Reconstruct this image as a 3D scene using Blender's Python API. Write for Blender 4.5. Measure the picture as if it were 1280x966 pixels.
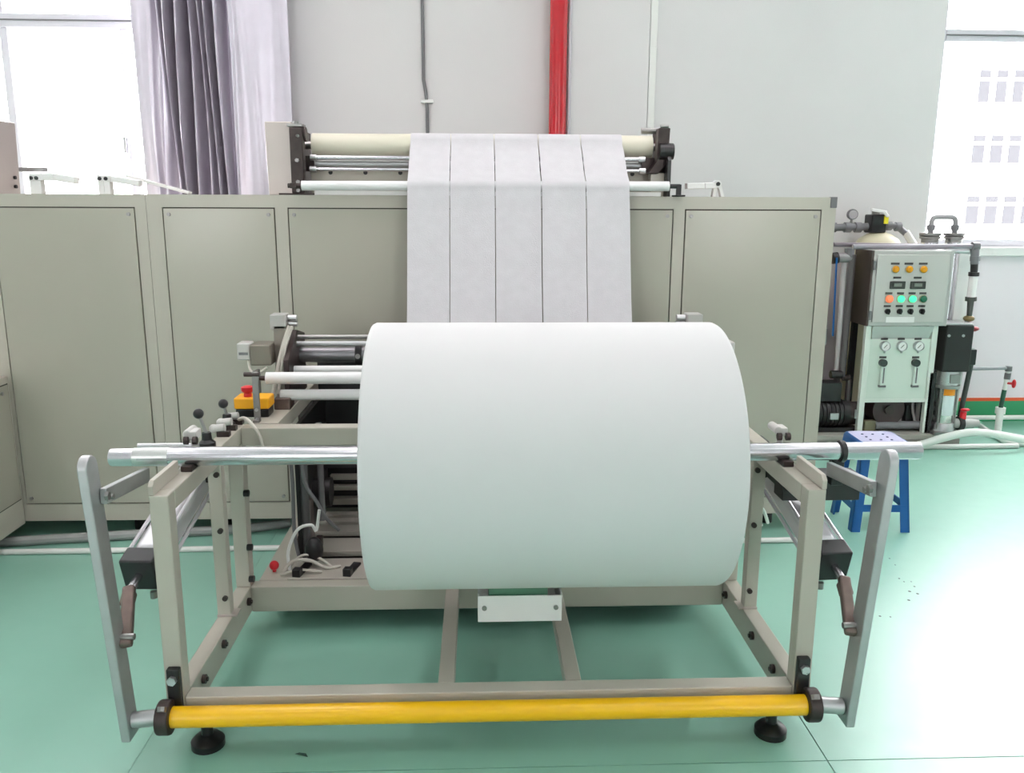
import bpy, bmesh, math, random
import numpy as np
from mathutils import Vector, Matrix

random.seed(4)
for o in list(bpy.data.objects):
    bpy.data.objects.remove(o, do_unlink=True)
S = bpy.context.scene
COL = S.collection

# ------------------------------------------------------------------ camera
FPX, CX, CY, CAMH = 1060.0, 640.0, 483.0, 1.5
def _v(x, y): return np.array([x - CX, -(y - CY), -FPX])
_Y = _v(597, 258); _Y /= np.linalg.norm(_Y)
_Z = -_v(620, 483 + FPX * FPX / 225); _Z -= _Z.dot(_Y) * _Y; _Z /= np.linalg.norm(_Z)
_X = np.cross(_Y, _Z)
ROT = np.array([_X, _Y, _Z])                       # camera axes -> world
cam_d = bpy.data.cameras.new('camera'); cam = bpy.data.objects.new('camera', cam_d); COL.objects.link(cam)
M4 = Matrix.Identity(4)
for i in range(3):
    for j in range(3): M4[i][j] = ROT[i][j]
M4[2][3] = CAMH
cam.matrix_world = M4
cam_d.sensor_width = 36.0; cam_d.lens = FPX / 1280 * 36.0; cam_d.clip_start = 0.05; cam_d.clip_end = 300
S.camera = cam
def P(x, y, Y):
    d = ROT @ _v(x, y); p = d * (Y / d[1]); return Vector((p[0], p[1], p[2] + CAMH))
def PZ(x, y, z):
    d = ROT @ _v(x, y); p = d * ((z - CAMH) / d[2]); return Vector((p[0], p[1], p[2] + CAMH))

# ------------------------------------------------------------------ light
W = bpy.data.worlds.new('overcast_sky'); S.world = W; W.use_nodes = True
bg = W.node_tree.nodes['Background']; bg.inputs[0].default_value = (1.0, 0.97, 0.985, 1); bg.inputs[1].default_value = 15.0
S.view_settings.view_transform = 'Standard'; S.view_settings.look = 'None'
S.view_settings.exposure = 0.0; S.view_settings.gamma = 1.0; S.view_settings.use_curve_mapping = False

def ceiling_lamp(x, y, sx, sy, e):
    l = bpy.data.lights.new('ceiling_lamp', 'AREA'); l.shape = 'RECTANGLE'; l.size = sx; l.size_y = sy; l.energy = e
    l.color = (1.0, 0.90, 0.935)
    o = bpy.data.objects.new('ceiling_lamp', l); o.location = (x, y, 4.18); COL.objects.link(o)
for lx in (-3.6, -1.2, 1.2, 3.6):
    for ly, e in ((-3.0, 16.0), (0.5, 15.0), (2.9, 27.0), (4.6, 6.0)):
        ceiling_lamp(lx, ly, 0.28, 1.3, e * (1.0 if abs(lx) < 2 else 0.55))

# ------------------------------------------------------------------ materials
def lin(c):
    c = c / 255.0
    return c / 12.92 if c <= 0.04045 else ((c + 0.055) / 1.055) ** 2.4
def rgb(t): return (lin(t[0]), lin(t[1]), lin(t[2]), 1)
MATS = {}
def mat(name, col, rough=0.5, metal=0.0, spec=0.5, vary=0.0, vscale=6.0, bump=0.0, bscale=80.0, coat=0.0, emit=None, rvar=0.0, stretch=None):
    if name in MATS: return MATS[name]
    m = bpy.data.materials.new(name); m.use_nodes = True
    nt = m.node_tree; b = nt.nodes['Principled BSDF']
    c = rgb(col)
    b.inputs['Base Color'].default_value = c
    b.inputs['Roughness'].default_value = rough
    b.inputs['Metallic'].default_value = metal
    b.inputs['Specular IOR Level'].default_value = spec
    b.inputs['Coat Weight'].default_value = coat
    b.inputs['Coat Roughness'].default_value = 0.15
    tc = nt.nodes.new('ShaderNodeTexCoord')
    src = tc.outputs['Object']
    if stretch:
        mp = nt.nodes.new('ShaderNodeMapping'); mp.inputs['Scale'].default_value = stretch
        nt.links.new(src, mp.inputs['Vector']); src = mp.outputs['Vector']
    if vary or rvar:
        n = nt.nodes.new('ShaderNodeTexNoise'); n.inputs['Scale'].default_value = vscale; n.inputs['Detail'].default_value = 5
        nt.links.new(src, n.inputs['Vector'])
        if vary:
            r = nt.nodes.new('ShaderNodeValToRGB')
            r.color_ramp.elements[0].position = 0.3; r.color_ramp.elements[1].position = 0.7
            r.color_ramp.elements[0].color = tuple(x * (1 - vary) for x in c[:3]) + (1,)
            r.color_ramp.elements[1].color = tuple(min(1, x * (1 + vary)) for x in c[:3]) + (1,)
            nt.links.new(n.outputs['Fac'], r.inputs['Fac']); nt.links.new(r.outputs['Color'], b.inputs['Base Color'])
        if rvar:
            mr = nt.nodes.new('ShaderNodeMapRange'); mr.inputs['To Min'].default_value = max(0.02, rough - rvar); mr.inputs['To Max'].default_value = rough + rvar
            nt.links.new(n.outputs['Fac'], mr.inputs['Value']); nt.links.new(mr.outputs['Result'], b.inputs['Roughness'])
    if bump:
        n2 = nt.nodes.new('ShaderNodeTexNoise'); n2.inputs['Scale'].default_value = bscale; n2.inputs['Detail'].default_value = 3
        nt.links.new(src, n2.inputs['Vector'])
        bp = nt.nodes.new('ShaderNodeBump'); bp.inputs['Strength'].default_value = bump; bp.inputs['Distance'].default_value = 0.01
        nt.links.new(n2.outputs['Fac'], bp.inputs['Height']); nt.links.new(bp.outputs['Normal'], b.inputs['Normal'])
    if emit:
        b.inputs['Emission Color'].default_value = rgb(emit[0]); b.inputs['Emission Strength'].default_value = emit[1]
    MATS[name] = m
    return m
def glass_mat(name, tint=(0.97, 0.98, 0.98), gl=0.06):
    m = bpy.data.materials.new(name); m.use_nodes = True; nt = m.node_tree; nt.nodes.clear()
    o = nt.nodes.new('ShaderNodeOutputMaterial'); t = nt.nodes.new('ShaderNodeBsdfTransparent'); g = nt.nodes.new('ShaderNodeBsdfGlossy')
    t.inputs[0].default_value = tint + (1,); g.inputs['Roughness'].default_value = 0.03
    x = nt.nodes.new('ShaderNodeMixShader'); x.inputs[0].default_value = gl
    nt.links.new(t.outputs[0], x.inputs[1]); nt.links.new(g.outputs[0], x.inputs[2]); nt.links.new(x.outputs[0], o.inputs[0])
    MATS[name] = m
    return m

CREAM = mat('cream_paint', (180, 175, 163), 0.32, vary=0.03, vscale=2.5, bump=0.03, bscale=160)
CREAMP = mat('cream_panel_paint', (172, 168, 155), 0.22, vary=0.035, vscale=1.3, bump=0.015, bscale=30)
GAP = mat('panel_gap', (60, 58, 50), 0.8)
WALL = mat('wall_paint', (211, 209, 209), 0.75, vary=0.02, vscale=1.2, bump=0.05, bscale=120)
WALLLOW = mat('lower_wall_paint', (228, 219, 225), 0.55, vary=0.02, vscale=1.5)
GREENSK = mat('green_skirting', (52, 150, 100), 0.4)
REDSK = mat('red_stripe', (225, 90, 45), 0.5)
WHITE = mat('white_paint', (228, 228, 226), 0.4, vary=0.02)
WFRAME = mat('window_frame_white', (206, 205, 212), 0.35)
ALU = mat('brushed_aluminium', (196, 196, 198), 0.3, 0.9, vary=0.04, vscale=30, rvar=0.08, stretch=(1, 8, 8))
ALUD = mat('dull_aluminium', (176, 177, 178), 0.42, 0.75, vary=0.05, vscale=15)
CHROME = mat('polished_steel', (200, 199, 204), 0.27, 1.0)
SHAFT = mat('shaft_steel', (204, 203, 208), 0.26, 0.95)
CYL = mat('cylinder_aluminium', (216, 214, 218), 0.36, 0.6)
STEEL = mat('grey_steel', (150, 148, 146), 0.35, 0.9, vary=0.08, vscale=20)
STAIN = mat('stainless_sheet', (188, 178, 173), 0.42, 0.55, vary=0.05, vscale=4, bump=0.02, bscale=200)
BLACK = mat('black_paint', (28, 27, 28), 0.42, vary=0.15, vscale=20)
BLACKP = mat('black_plastic', (22, 22, 24), 0.35)
DARK = mat('dark_grease_steel', (62, 52, 50), 0.45, 0.4, vary=0.25, vscale=25)
RUST = mat('brown_clevis', (120, 104, 98), 0.4, 0.7, vary=0.12, vscale=30)
WROLL = mat('white_roller', (226, 226, 226), 0.35)
CROLL = mat('cream_roller', (214, 209, 190), 0.4)
YEL = mat('yellow_enamel', (242, 186, 8), 0.3, vary=0.01, vscale=6)
YELB = mat('yellow_plastic', (240, 168, 16), 0.45)
RED = mat('red_plastic', (205, 28, 40), 0.35)
REDP = mat('red_pipe_paint', (188, 12, 30), 0.18, vary=0.05, vscale=3, coat=0.3)
BLUE = mat('blue_plastic', (14, 84, 150), 0.45, spec=0.4, vary=0.04, bump=0.03, bscale=60)
FABRIC = mat('nonwoven_fabric', (203, 201, 204), 0.85, spec=0.15, vary=0.025, vscale=26, bump=0.12, bscale=240)
ROLLM = mat('roll_fabric', (208, 208, 208), 0.8, spec=0.2, vary=0.006, vscale=3, bump=0.02, bscale=300)
TANKC = mat('tank_fibreglass', (206, 200, 172), 0.45, vary=0.04)
TANKY = mat('tank_olive', (172, 168, 110), 0.45, vary=0.06)
GPIPE = mat('grey_pvc', (120, 120, 124), 0.35, vary=0.05)
WPIPE = mat('white_pvc', (226, 226, 222), 0.35)
HOSE = mat('grey_hose', (150, 152, 150), 0.5, vary=0.08)
WHOSE = mat('white_hose', (214, 220, 214), 0.4)
BROWN = mat('box_side_shadow_metal', (84, 74, 70), 0.35, 0.5, vary=0.1)  # left box side only: its dark reflection is put into the colour
MINT = mat('pale_mint_paint', (214, 222, 214), 0.35)
PANELG = mat('panel_grey_steel', (186, 186, 184), 0.4, 0.35, vary=0.02)
COND = mat('dark_conduit', (112, 112, 114), 0.5)
CLEARP = glass_mat('clear_plastic', (0.93, 0.94, 0.93), 0.12)
GLASS = glass_mat('window_glass')
CURT = mat('curtain_satin', (206, 200, 211), 0.36, 0.55, vary=0.03, vscale=10, bump=0.04, bscale=40)
FAC = mat('far_facade', (236, 236, 236), 0.8)
FPANE = mat('far_window_pane', (68, 68, 71), 0.9, spec=0.05)

def floor_material():
    m = bpy.data.materials.new('green_epoxy'); m.use_nodes = True; nt = m.node_tree; b = nt.nodes['Principled BSDF']
    g = nt.nodes.new('ShaderNodeNewGeometry')
    n = nt.nodes.new('ShaderNodeTexNoise'); n.inputs['Scale'].default_value = 1.1; n.inputs['Detail'].default_value = 6
    n2 = nt.nodes.new('ShaderNodeTexNoise'); n2.inputs['Scale'].default_value = 14; n2.inputs['Detail'].default_value = 6
    nt.links.new(g.outputs['Position'], n.inputs['Vector']); nt.links.new(g.outputs['Position'], n2.inputs['Vector'])
    r = nt.nodes.new('ShaderNodeValToRGB'); e = r.color_ramp.elements
    e[0].position = 0.3; e[0].color = rgb((132, 184, 165)); e[1].position = 0.72; e[1].color = rgb((142, 192, 174))
    nt.links.new(n.outputs['Fac'], r.inputs['Fac']); nt.links.new(r.outputs['Color'], b.inputs['Base Color'])
    mr = nt.nodes.new('ShaderNodeMapRange'); mr.inputs['From Min'].default_value = 0.3; mr.inputs['From Max'].default_value = 0.7
    mr.inputs['To Min'].default_value = 0.30; mr.inputs['To Max'].default_value = 0.37
    nt.links.new(n2.outputs['Fac'], mr.inputs['Value']); nt.links.new(mr.outputs['Result'], b.inputs['Roughness'])
    b.inputs['Specular IOR Level'].default_value = 1.0
    bp = nt.nodes.new('ShaderNodeBump'); bp.inputs['Strength'].default_value = 0.05; bp.inputs['Distance'].default_value = 0.01
    nt.links.new(n2.outputs['Fac'], bp.inputs['Height']); nt.links.new(bp.outputs['Normal'], b.inputs['Normal'])
    return m
FLOORM = floor_material()

# ------------------------------------------------------------------ mesh helpers
def V(*a): return Vector(a[0]) if len(a) == 1 else Vector(a)
def split(o):
    e = o.modifiers.new('sharp', 'EDGE_SPLIT'); e.split_angle = math.radians(45)
class MB:
    def __init__(s): s.v = []; s.f = []
    def add(s, vs, fs):
        k = len(s.v); s.v += [Vector(v) for v in vs]; s.f += [tuple(i + k for i in f) for f in fs]; return s
    def box(s, x0, x1, y0, y1, z0, z1):
        return s.add([(x0,y0,z0),(x1,y0,z0),(x1,y1,z0),(x0,y1,z0),(x0,y0,z1),(x1,y0,z1),(x1,y1,z1),(x0,y1,z1)],
                     [(0,3,2,1),(4,5,6,7),(0,1,5,4),(1,2,6,5),(2,3,7,6),(3,0,4,7)])
    def bar(s, p0, p1, w, h, up=(0,0,1)):            # rectangular bar: w across, h along up
        p0 = V(p0); p1 = V(p1); d = (p1 - p0).normalized(); u = V(up); u = (u - d * u.dot(d)).normalized(); r = d.cross(u)
        q = []
        for p in (p0, p1):
            for a, b in ((-1,-1),(1,-1),(1,1),(-1,1)): q.append(p + r * (a * w / 2) + u * (b * h / 2))
        return s.add(q, [(0,3,2,1),(4,5,6,7),(0,1,5,4),(1,2,6,5),(2,3,7,6),(3,0,4,7)])
    def rod(s, p0, p1, r, n=16, r2=None):
        return s.lathe([(0, 0), (r, 0), (r if r2 is None else r2, 1), (0, 1)], p0, p1, n)
    def lathe(s, prof, p0, p1, n=24):                # profile (radius, t) along p0->p1 (t in 0..1)
        p0 = V(p0); p1 = V(p1); d = (p1 - p0); a = d.normalized()
        u = a.orthogonal().normalized(); w = a.cross(u)
        vs = []; rings = []
        for r, t in prof:
            c = p0 + d * t
            if r < 1e-6: rings.append([len(vs)]); vs.append(c)
            else:
                rings.append(list(range(len(vs), len(vs) + n)))
                vs += [c + (u * math.cos(2*math.pi*k/n) + w * math.sin(2*math.pi*k/n)) * r for k in range(n)]
        fs = []
        for A, B in zip(rings, rings[1:]):
            for k in range(n):
                k2 = (k + 1) % n
                if len(A) == 1 and len(B) == 1: continue
                if len(A) == 1: fs.append((A[0], B[k], B[k2]))
                elif len(B) == 1: fs.append((A[k], B[0], A[k2]))
                else: fs.append((A[k], B[k], B[k2], A[k2]))
        return s.add(vs, fs)
    def tube(s, pts, r, n=8, smooth=0):
        pts = [V(p) for p in pts]
        if smooth:
            q = []
            L = len(pts)
            for i in range(L - 1):
                a, b, c, d = pts[max(i-1,0)], pts[i], pts[i+1], pts[min(i+2,L-1)]
                for k in range(smooth):
                    t = k / smooth
                    q.append(0.5*((2*b) + (c-a)*t + (2*a-5*b+4*c-d)*t*t + (3*b-a-3*c+d)*t**3))
            pts = q + [pts[-1]]
        vs = []; d0 = (pts[1] - pts[0]).normalized(); u = d0.orthogonal().normalized()
        for i, p in enumerate(pts):
            d = (pts[min(i+1, len(pts)-1)] - pts[max(i-1, 0)]).normalized()
            u = (u - d * u.dot(d)).normalized(); w = d.cross(u)
            vs += [p + (u * math.cos(2*math.pi*k/n) + w * math.sin(2*math.pi*k/n)) * r for k in range(n)]
        fs = []
        for i in range(len(pts) - 1):
            for k in range(n):
                k2 = (k + 1) % n; fs.append((i*n+k, i*n+k2, (i+1)*n+k2, (i+1)*n+k))
        fs.append(tuple(range(n))); fs.append(tuple(range((len(pts)-1)*n, len(pts)*n)))
        return s.add(vs, fs)
    def prism(s, poly, ext):
        e = V(ext); n = len(poly); vs = [V(p) for p in poly] + [V(p) + e for p in poly]
        return s.add(vs, [tuple(range(n)), tuple(range(2*n-1, n-1, -1))] + [(i, (i+1) % n, n+(i+1) % n, n+i) for i in range(n)])
    def ball(s, c, r, n=14, sq=(1,1,1)):
        c = V(c); vs = []; m = n // 2
        prof = [(math.sin(math.pi*i/m), -math.cos(math.pi*i/m)) for i in range(m+1)]
        k = len(s.v)
        s.lathe([(a if 0 < i < m else 0, (b+1)/2) for i, (a, b) in enumerate(prof)], (0,0,-1), (0,0,1), n)
        for i in range(k, len(s.v)): q = s.v[i]; s.v[i] = c + Vector((q.x*r*sq[0], q.y*r*sq[1], q.z*r*sq[2]))
        return s
    def build(s, name, m, parent=None, bevel=0.0, ang=35, label=None, cat=None, group=None, kind=None, seg=2):
        me = bpy.data.meshes.new(name)
        base = Vector((0,0,0)) if parent is None else root_of(parent).location
        if parent is None and not kind:
            xs = [v.x for v in s.v]; ys = [v.y for v in s.v]; zs = [v.z for v in s.v]
            base = Vector(((min(xs)+max(xs))/2, (min(ys)+max(ys))/2, min(zs)))
        me.from_pydata([v - base for v in s.v], [], s.f)
        bm = bmesh.new(); bm.from_mesh(me); bmesh.ops.recalc_face_normals(bm, faces=bm.faces); bm.to_mesh(me); bm.free()
        me.materials.append(m)
        for p in me.polygons: p.use_smooth = True
        me.set_sharp_from_angle(angle=math.radians(ang))
        o = bpy.data.objects.new(name, me); COL.objects.link(o)
        if parent is None: o.location = base
        else: o.parent = parent
        if bevel:
            b = o.modifiers.new('edge', 'BEVEL'); b.width = bevel; b.segments = seg; b.limit_method = 'ANGLE'; b.angle_limit = math.radians(40)
            b.harden_normals = True
        tag(o, label, cat, group, kind)
        return o
def root_of(o):
    while o.parent: o = o.parent
    return o
def tag(o, label=None, cat=None, group=None, kind=None):
    for k, v in (('label', label), ('category', cat), ('group', group), ('kind', kind)):
        if v: o[k] = v
    return o
def thing(name, loc, label, cat, group=None, kind=None):
    o = bpy.data.objects.new(name, None); o.empty_display_size = 0.1; COL.objects.link(o); o.location = V(loc)
    return tag(o, label, cat, group, kind)
def B(*a): return MB().box(*a)

# ================================================================== SETTING
XL, XR, YB, YF, ZC = -6.0, 7.4, 5.8, -5.4, 4.3
fl = B(XL, XR, YF, YB, -0.12, -0.006).build('floor', mat('joint_filler', (70, 96, 86), 0.7), kind='structure')
xs = [XL, -0.95, 0.963, XR]; ys = [YF, -1.4, 2.05, YB]
for i in range(len(xs)-1):
    for j in range(len(ys)-1):
        B(xs[i]+(0.0006 if i == 1 else 0.0018), xs[i+1]-(0.0006 if i == 0 else 0.0018), ys[j]+0.0018, ys[j+1]-0.0018, -0.006, 0.0).build('floor_slab', FLOORM, fl)
# back wall with two window openings
W1 = (-5.3, -1.62, 1.20, 3.95); W2 = (3.065, 6.9, 1.24, 3.95)
wb = MB()
wb.box(XL, W1[0], YB, YB+0.2, 0, ZC).box(W1[0], W1[1], YB, YB+0.2, 0, W1[2]).box(W1[0], W1[1], YB, YB+0.2, W1[3], ZC)
wb.box(W1[1], W2[0], YB, YB+0.2, 0, ZC)
wb.box(W2[0], W2[1], YB, YB+0.2, 0, W2[2]).box(W2[0], W2[1], YB, YB+0.2, W2[3], ZC).box(W2[1], XR, YB, YB+0.2, 0, ZC)
wall_back = wb.build('wall_back', WALL, kind='structure')
B(W1[1]+0.45, XR, YB-0.004, YB, 0.17, W2[2]-0.06).build('wainscot', WALLLOW, wall_back)
B(0.60, 1.105, YB-0.07, YB, 0.0, ZC).build('pilaster', WALL, wall_back, bevel=0.004)
B(XL, XR, YB-0.012, YB-0.0045, 0.0, 0.15).build('baseboard_back', GREENSK, kind='structure')
B(XL, XR, YB-0.013, YB-0.0045, 0.15, 0.172).build('trim_1', REDSK, kind='structure')
B(XL-0.2, XL, YF, YB, 0, ZC).build('wall_left', WALL, kind='structure')
B(XR, XR+0.2, YF, YB, 0, ZC).build('wall_right', WALL, kind='structure')
wf = MB()
ops = [(-4.5, -3.6), (3.4, 4.3)]
px = XL
for k, (a, b) in enumerate(ops):
    B(a, b, YF-0.12, YF-0.115, 0.9, 3.9).build('window_%d' % (k+3), GLASS, kind='structure')
    wf.box(px, a, YF-0.2, YF, 0, ZC); wf.box(a, b, YF-0.2, YF, 0, 0.9); wf.box(a, b, YF-0.2, YF, 3.9, ZC); px = b
wf.box(px, XR, YF-0.2, YF, 0, ZC)
wf.build('wall_front', WALL, kind='structure')
B(XL, XR, YF, YB, ZC, ZC+0.15).build('ceiling', mat('ceiling_paint', (205, 205, 205), 0.8), kind='structure')

def window(name, w, mull, trans, lower_only=()):
    x0, x1, z0, z1 = w
    root = thing(name, ((x0+x1)/2, YB, z0), None, None, kind='structure')
    f = MB(); t = 0.05; y0, y1 = YB+0.02, YB+0.10
    f.box(x0, x1, y0, y1, z0, z0+0.05).box(x0, x1, y0, y1, z1-t, z1).box(x0, x0+t*0.4, y0, y1, z0+0.05, z1-t).box(x1-t, x1, y0, y1, z0+0.05, z1-t)
    f.build('window_frame', WFRAME, root, bevel=0.004)
    m = MB().box(x0+0.02, x1-0.05, y0-0.005, y1, trans[0], trans[1]); m.build('transom', WFRAME, root, bevel=0.006)
    B(x0+0.02, x1-0.05, y0-0.012, y0-0.005, (trans[0]+trans[1])/2-0.002, (trans[0]+trans[1])/2+0.006).build('transom_groove', COND, root)
    for a in mull:
        B(a-0.026, a+0.026, y0+0.005, y1-0.005, z0+0.05, trans[0]).build('mullion', WFRAME, root, bevel=0.005)
        B(a-0.012, a+0.012, y0+0.005, y1-0.005, trans[1], z1-t).build('mullion', WFRAME, root, bevel=0.004)
    edges = [x0+0.02] + list(mull) + [x1-0.05]
    for a, b in zip(edges, edges[1:]):
        B(a+0.02, b-0.02, y0+0.04, y0+0.045, z0+0.05, trans[0]).build('pane', GLASS, root)
        B(a+0.02, b-0.02, y0+0.04, y0+0.045, trans[1], z1-t).build('pane', GLASS, root)
    B(x0-0.03, x1+0.03, YB-0.05, YB+0.02, z0-0.06, z0).build('sill', WHITE, root, bevel=0.006)
    return root
w1 = window('window_1', W1, (-4.5, -3.74, -2.99, -2.245), (2.594, 2.678))
B(-2.29, -2.272, YB-0.012, YB+0.03, 1.83, 1.93).build('latch', ALUD, w1, bevel=0.003)
w2 = window('window_2', W2, (4.6, 5.8), (2.575, 2.652))

# far building through the right window
bd = thing('building', (9.0, 26.2, -8), 'white block across the street with grey window rows, seen through right window', 'building')
B(13.2, 40, 26, 34, -8, 22).build('facade', FAC, bd)
for (ya, yb, xs0, dx) in ((88, 128, 1221, 21.5), (169, 204, 1213, 22.5), (245, 280, 1205, 23)):
    for k in range(8):
        a = P(xs0 + dx*k, yb, 25.95); b = P(xs0 + dx*(k+1) - 4, ya, 25.95); zs = a.z + (b.z - a.z) * 0.72
        fr = B(a.x-0.06, b.x+0.06, 25.93, 26.0, a.z-0.06, b.z+0.06).build('window', FAC, bd)
        B(a.x, b.x, 25.9, 25.935, a.z, zs-0.05).build('pane', FPANE, fr)
        B(a.x, b.x, 25.9, 25.935, zs+0.05, b.z).build('pane', FPANE, fr)

# pipes and trunking on the back wall
rp = thing('fire_pipe', (0.517, YB-0.1, 0), 'glossy red vertical fire pipe running up the white wall', 'pipe')
MB().rod((0.517, YB-0.10, 0.0), (0.517, YB-0.10, ZC), 0.056, 28).build('pipe', REDP, rp)
MB().rod((0.517, YB-0.10, 1.2), (0.517, YB-0.10, 1.27), 0.060, 28).build('coupling', REDP, rp)
gp = MB().rod((0.592, YB-0.085, 0.0), (0.592, YB-0.085, ZC), 0.012, 14)
gp.build('drain_pipe', mat('pale_grey_pipe', (190, 186, 192), 0.4), label='thin pale grey pipe running up the wall right of the red pipe', cat='pipe')
cd = thing('cable_conduit', (-0.34, YB-0.012, 0), 'thin dark grey cable conduit rising up the white wall', 'conduit')
MB().tube([(-0.325, YB-0.013, 0.4), (-0.325, YB-0.013, 2.12), (-0.332, YB-0.013, 2.22), (-0.345, YB-0.013, 2.3), (-0.345, YB-0.013, ZC)], 0.011, 10).build('tube', COND, cd)
B(-0.365, -0.285, YB-0.028, YB, 2.155, 2.175).build('clip', WHITE, cd, bevel=0.003)
B(1.112, 1.158, YB-0.045, YB, 0.0, ZC).build('cable_trunking', mat('trunking_white', (226, 226, 222), 0.5), bevel=0.004,
    label='white vertical cable trunking beside the wall pilaster', cat='trunking')

# curtain
def curtain():
    nx, nz = 260, 46
    x0, x1 = -2.10, -1.155; z0, z1 = 1.0, 4.05
    vs = []
    for j in range(nz+1):
        v = j / nz; z = z0 + (z1 - z0) * v
        for i in range(nx+1):
            u = i / nx
            env = 0.002 + 0.18 * max(0, min(1, (u-0.09)/0.07)) * max(0, min(1, (0.64-u)/0.10))
            sh = 0.10 * (v - 0.35) * (0.5 + u)                       # folds lean with height
            w = u + sh * 0.35 * (1 - abs(2*u-1))
            a = math.sin(w * 96 + 1.4 * math.sin(w * 11 + v * 2.2)) + 0.5 * math.sin(w * 101 + 2.0 + v * 3)
            a = math.copysign(abs(a) ** 0.75, a) * (0.72 + 0.28 * math.sin(w * 23 + 1.0))
            smooth_part = 0.018 * math.sin(u * 15 + v * 3) * max(0, min(1, (u-0.55)/0.12))
            y = YB - 0.20 + env * 0.62 * a + smooth_part + 0.02 * math.sin(v * 7 + u * 9) * (1 - v)
            xo = 0.010 * math.sin(v * 9 + u * 25)
            vs.append((x0 + (x1 - x0) * u + xo * (0.05 < u < 0.95), min(y, YB-0.035), z))
    fs = [(j*(nx+1)+i, j*(nx+1)+i+1, (j+1)*(nx+1)+i+1, (j+1)*(nx+1)+i) for j in range(nz) for i in range(nx)]
    m = MB().add(vs, fs)
    t = thing('curtain', (-1.63, YB-0.14, 1.0), 'grey lilac satin curtain hanging in deep folds beside the left window', 'curtain')
    o = m.build('drape', CURT, t, ang=80)
    sm = o.modifiers.new('thick', 'SOLIDIFY'); sm.thickness = 0.003
    MB().rod((-5.4, YB-0.14, 4.08), (-1.1, YB-0.14, 4.08), 0.016, 12).build('curtain_rail', ALUD, t)
    B(-1.13, -1.11, YB-0.14, YB, 4.06, 4.10).build('rail_bracket', ALUD, t)
curtain()

# ================================================================== MACHINE ENCLOSURES
YM = 3.75; ZT = 1.545; ZB = 0.085
def enclosure(x0, x1, panels, label, feet, back=4.75):
    e = thing('machine_enclosure', ((x0+x1)/2, YM+0.5, 0), label, 'machine')
    B(x0+0.004, x1-0.004, YM+0.012, back, ZB, ZT).build('housing', CREAM, e, bevel=0.006)
    # front face frame built round the door panels
    f = MB(); zb, zt = 0.165, 1.492
    f.box(x0, x1, YM, YM+0.012, ZB, zb).box(x0, x1, YM, YM+0.012, zt, ZT)
    px = x0
    for a, b in panels:
        f.box(px, a, YM, YM+0.012, zb, zt); px = b
    if px < x1: f.box(px, x1, YM, YM+0.012, zb, zt)
    f.build('front_frame', CREAM, e)
    for a, b in panels:
        B(a, b, YM+0.010, YM+0.013, zb, zt).build('panel_joint', GAP, e)
        p = B(a+0.005, b-0.005, YM-0.002, YM+0.011, zb+0.005, zt-0.005).build('door_panel', CREAMP, e, bevel=0.0015)
        for lx in (a+0.028, b-0.028):
            for lz in (zt-0.03, zb+0.03):
                MB().rod((lx, YM-0.001, lz), (lx, YM-0.009, lz), 0.008, 12).build('panel_lock', STEEL, p)
    for fx in feet:
        MB().rod((fx, YM+0.12, 0.0), (fx, YM+0.12, ZB+0.01), 0.03, 14).build('foot', BLACK, e)
        MB().rod((fx, back-0.1, 0.0), (fx, back-0.1, ZB+0.01), 0.03, 14).build('foot', BLACK, e)
    return e
enclosure(-3.6, -1.412, [(-3.3, -2.16), (-2.075, -1.462)], 'cream steel machine cabinet at far left with broad blank door panel', (-3.4, -1.6)) if False else \
enclosure(-3.6, -1.412, [(-3.45, -2.13), (-2.058, -1.458)], 'cream steel machine cabinet bay below the left window, its panel beside the small side box', (-3.3, -1.6))
main = enclosure(-1.410, 1.575, [(-1.345, -0.868), (-0.815, 0.856), (0.905, 1.512)], 'long cream steel machine cabinet behind the fabric roll, three door panels', (-1.2, 1.4))
B(1.548, 1.577, YM-0.004, YM+0.02, 1.50, ZT+0.002).build('corner_cap', COND, main, bevel=0.002)

# small box unit in front at the far left
sb = thing('side_cabinet', (-2.45, 3.4, 0), 'small cream box cabinet at the picture edge, lower than the machine cabinet', 'cabinet')
B(-2.95, -2.062, 2.95, 3.735, 0.08, 0.765).build('body', CREAM, sb, bevel=0.006)
B(-2.0625, -2.0605, 2.97, 3.72, 0.20, 0.735).build('panel_joint', GAP, sb)
B(-2.062, -2.058, 2.975, 3.715, 0.205, 0.73).build('side_panel', CREAMP, sb, bevel=0.001)
MB().rod((-2.060, 3.66, 0.70), (-2.052, 3.66, 0.70), 0.009, 12).build('panel_lock', STEEL, sb)
for fx in (-2.9, -2.12):
    for fy in (3.0, 3.55): MB().rod((fx, fy, 0), (fx, fy, 0.085), 0.022, 12).build('foot', BLACK, sb)

# ================================================================== TOP GUIDE ROLLER UNIT
tg = thing('guide_roller_unit', (0.02, 3.95, ZT), 'guide roller unit with black end plates and cream roller on top of the cabinet', 'roller unit')
# left black end plate with bearings
pl = MB().prism([(-0.800, 3.80, ZT), (-0.800, 4.16, ZT), (-0.800, 4.16, 1.83), (-0.800, 3.90, 1.83), (-0.800, 3.80, 1.70)], (0.02, 0, 0)).build('end_plate', DARK, tg, bevel=0.002)
B(-0.855, -0.675, 3.78, 3.86, ZT, ZT+0.008).build('base_plate', DARK, tg, bevel=0.001)
B(-0.800, -0.745, 3.785, 3.84, ZT+0.008, 1.825).build('bearing_column', DARK, tg, bevel=0.004)
MB().rod((-0.79, 3.83, 1.80), (-0.735, 3.83, 1.80), 0.03, 16).build('bearing', DARK, tg)
MB().box(-0.812, -0.745, 3.80, 3.87, 1.832, 1.842).rod((-0.775, 3.82, 1.84), (-0.775, 3.82, 1.853), 0.010, 10).rod((-0.795, 3.83, 1.80), (-0.76, 3.775, 1.79), 0.006, 8).build('adjuster', STEEL, tg)
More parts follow.
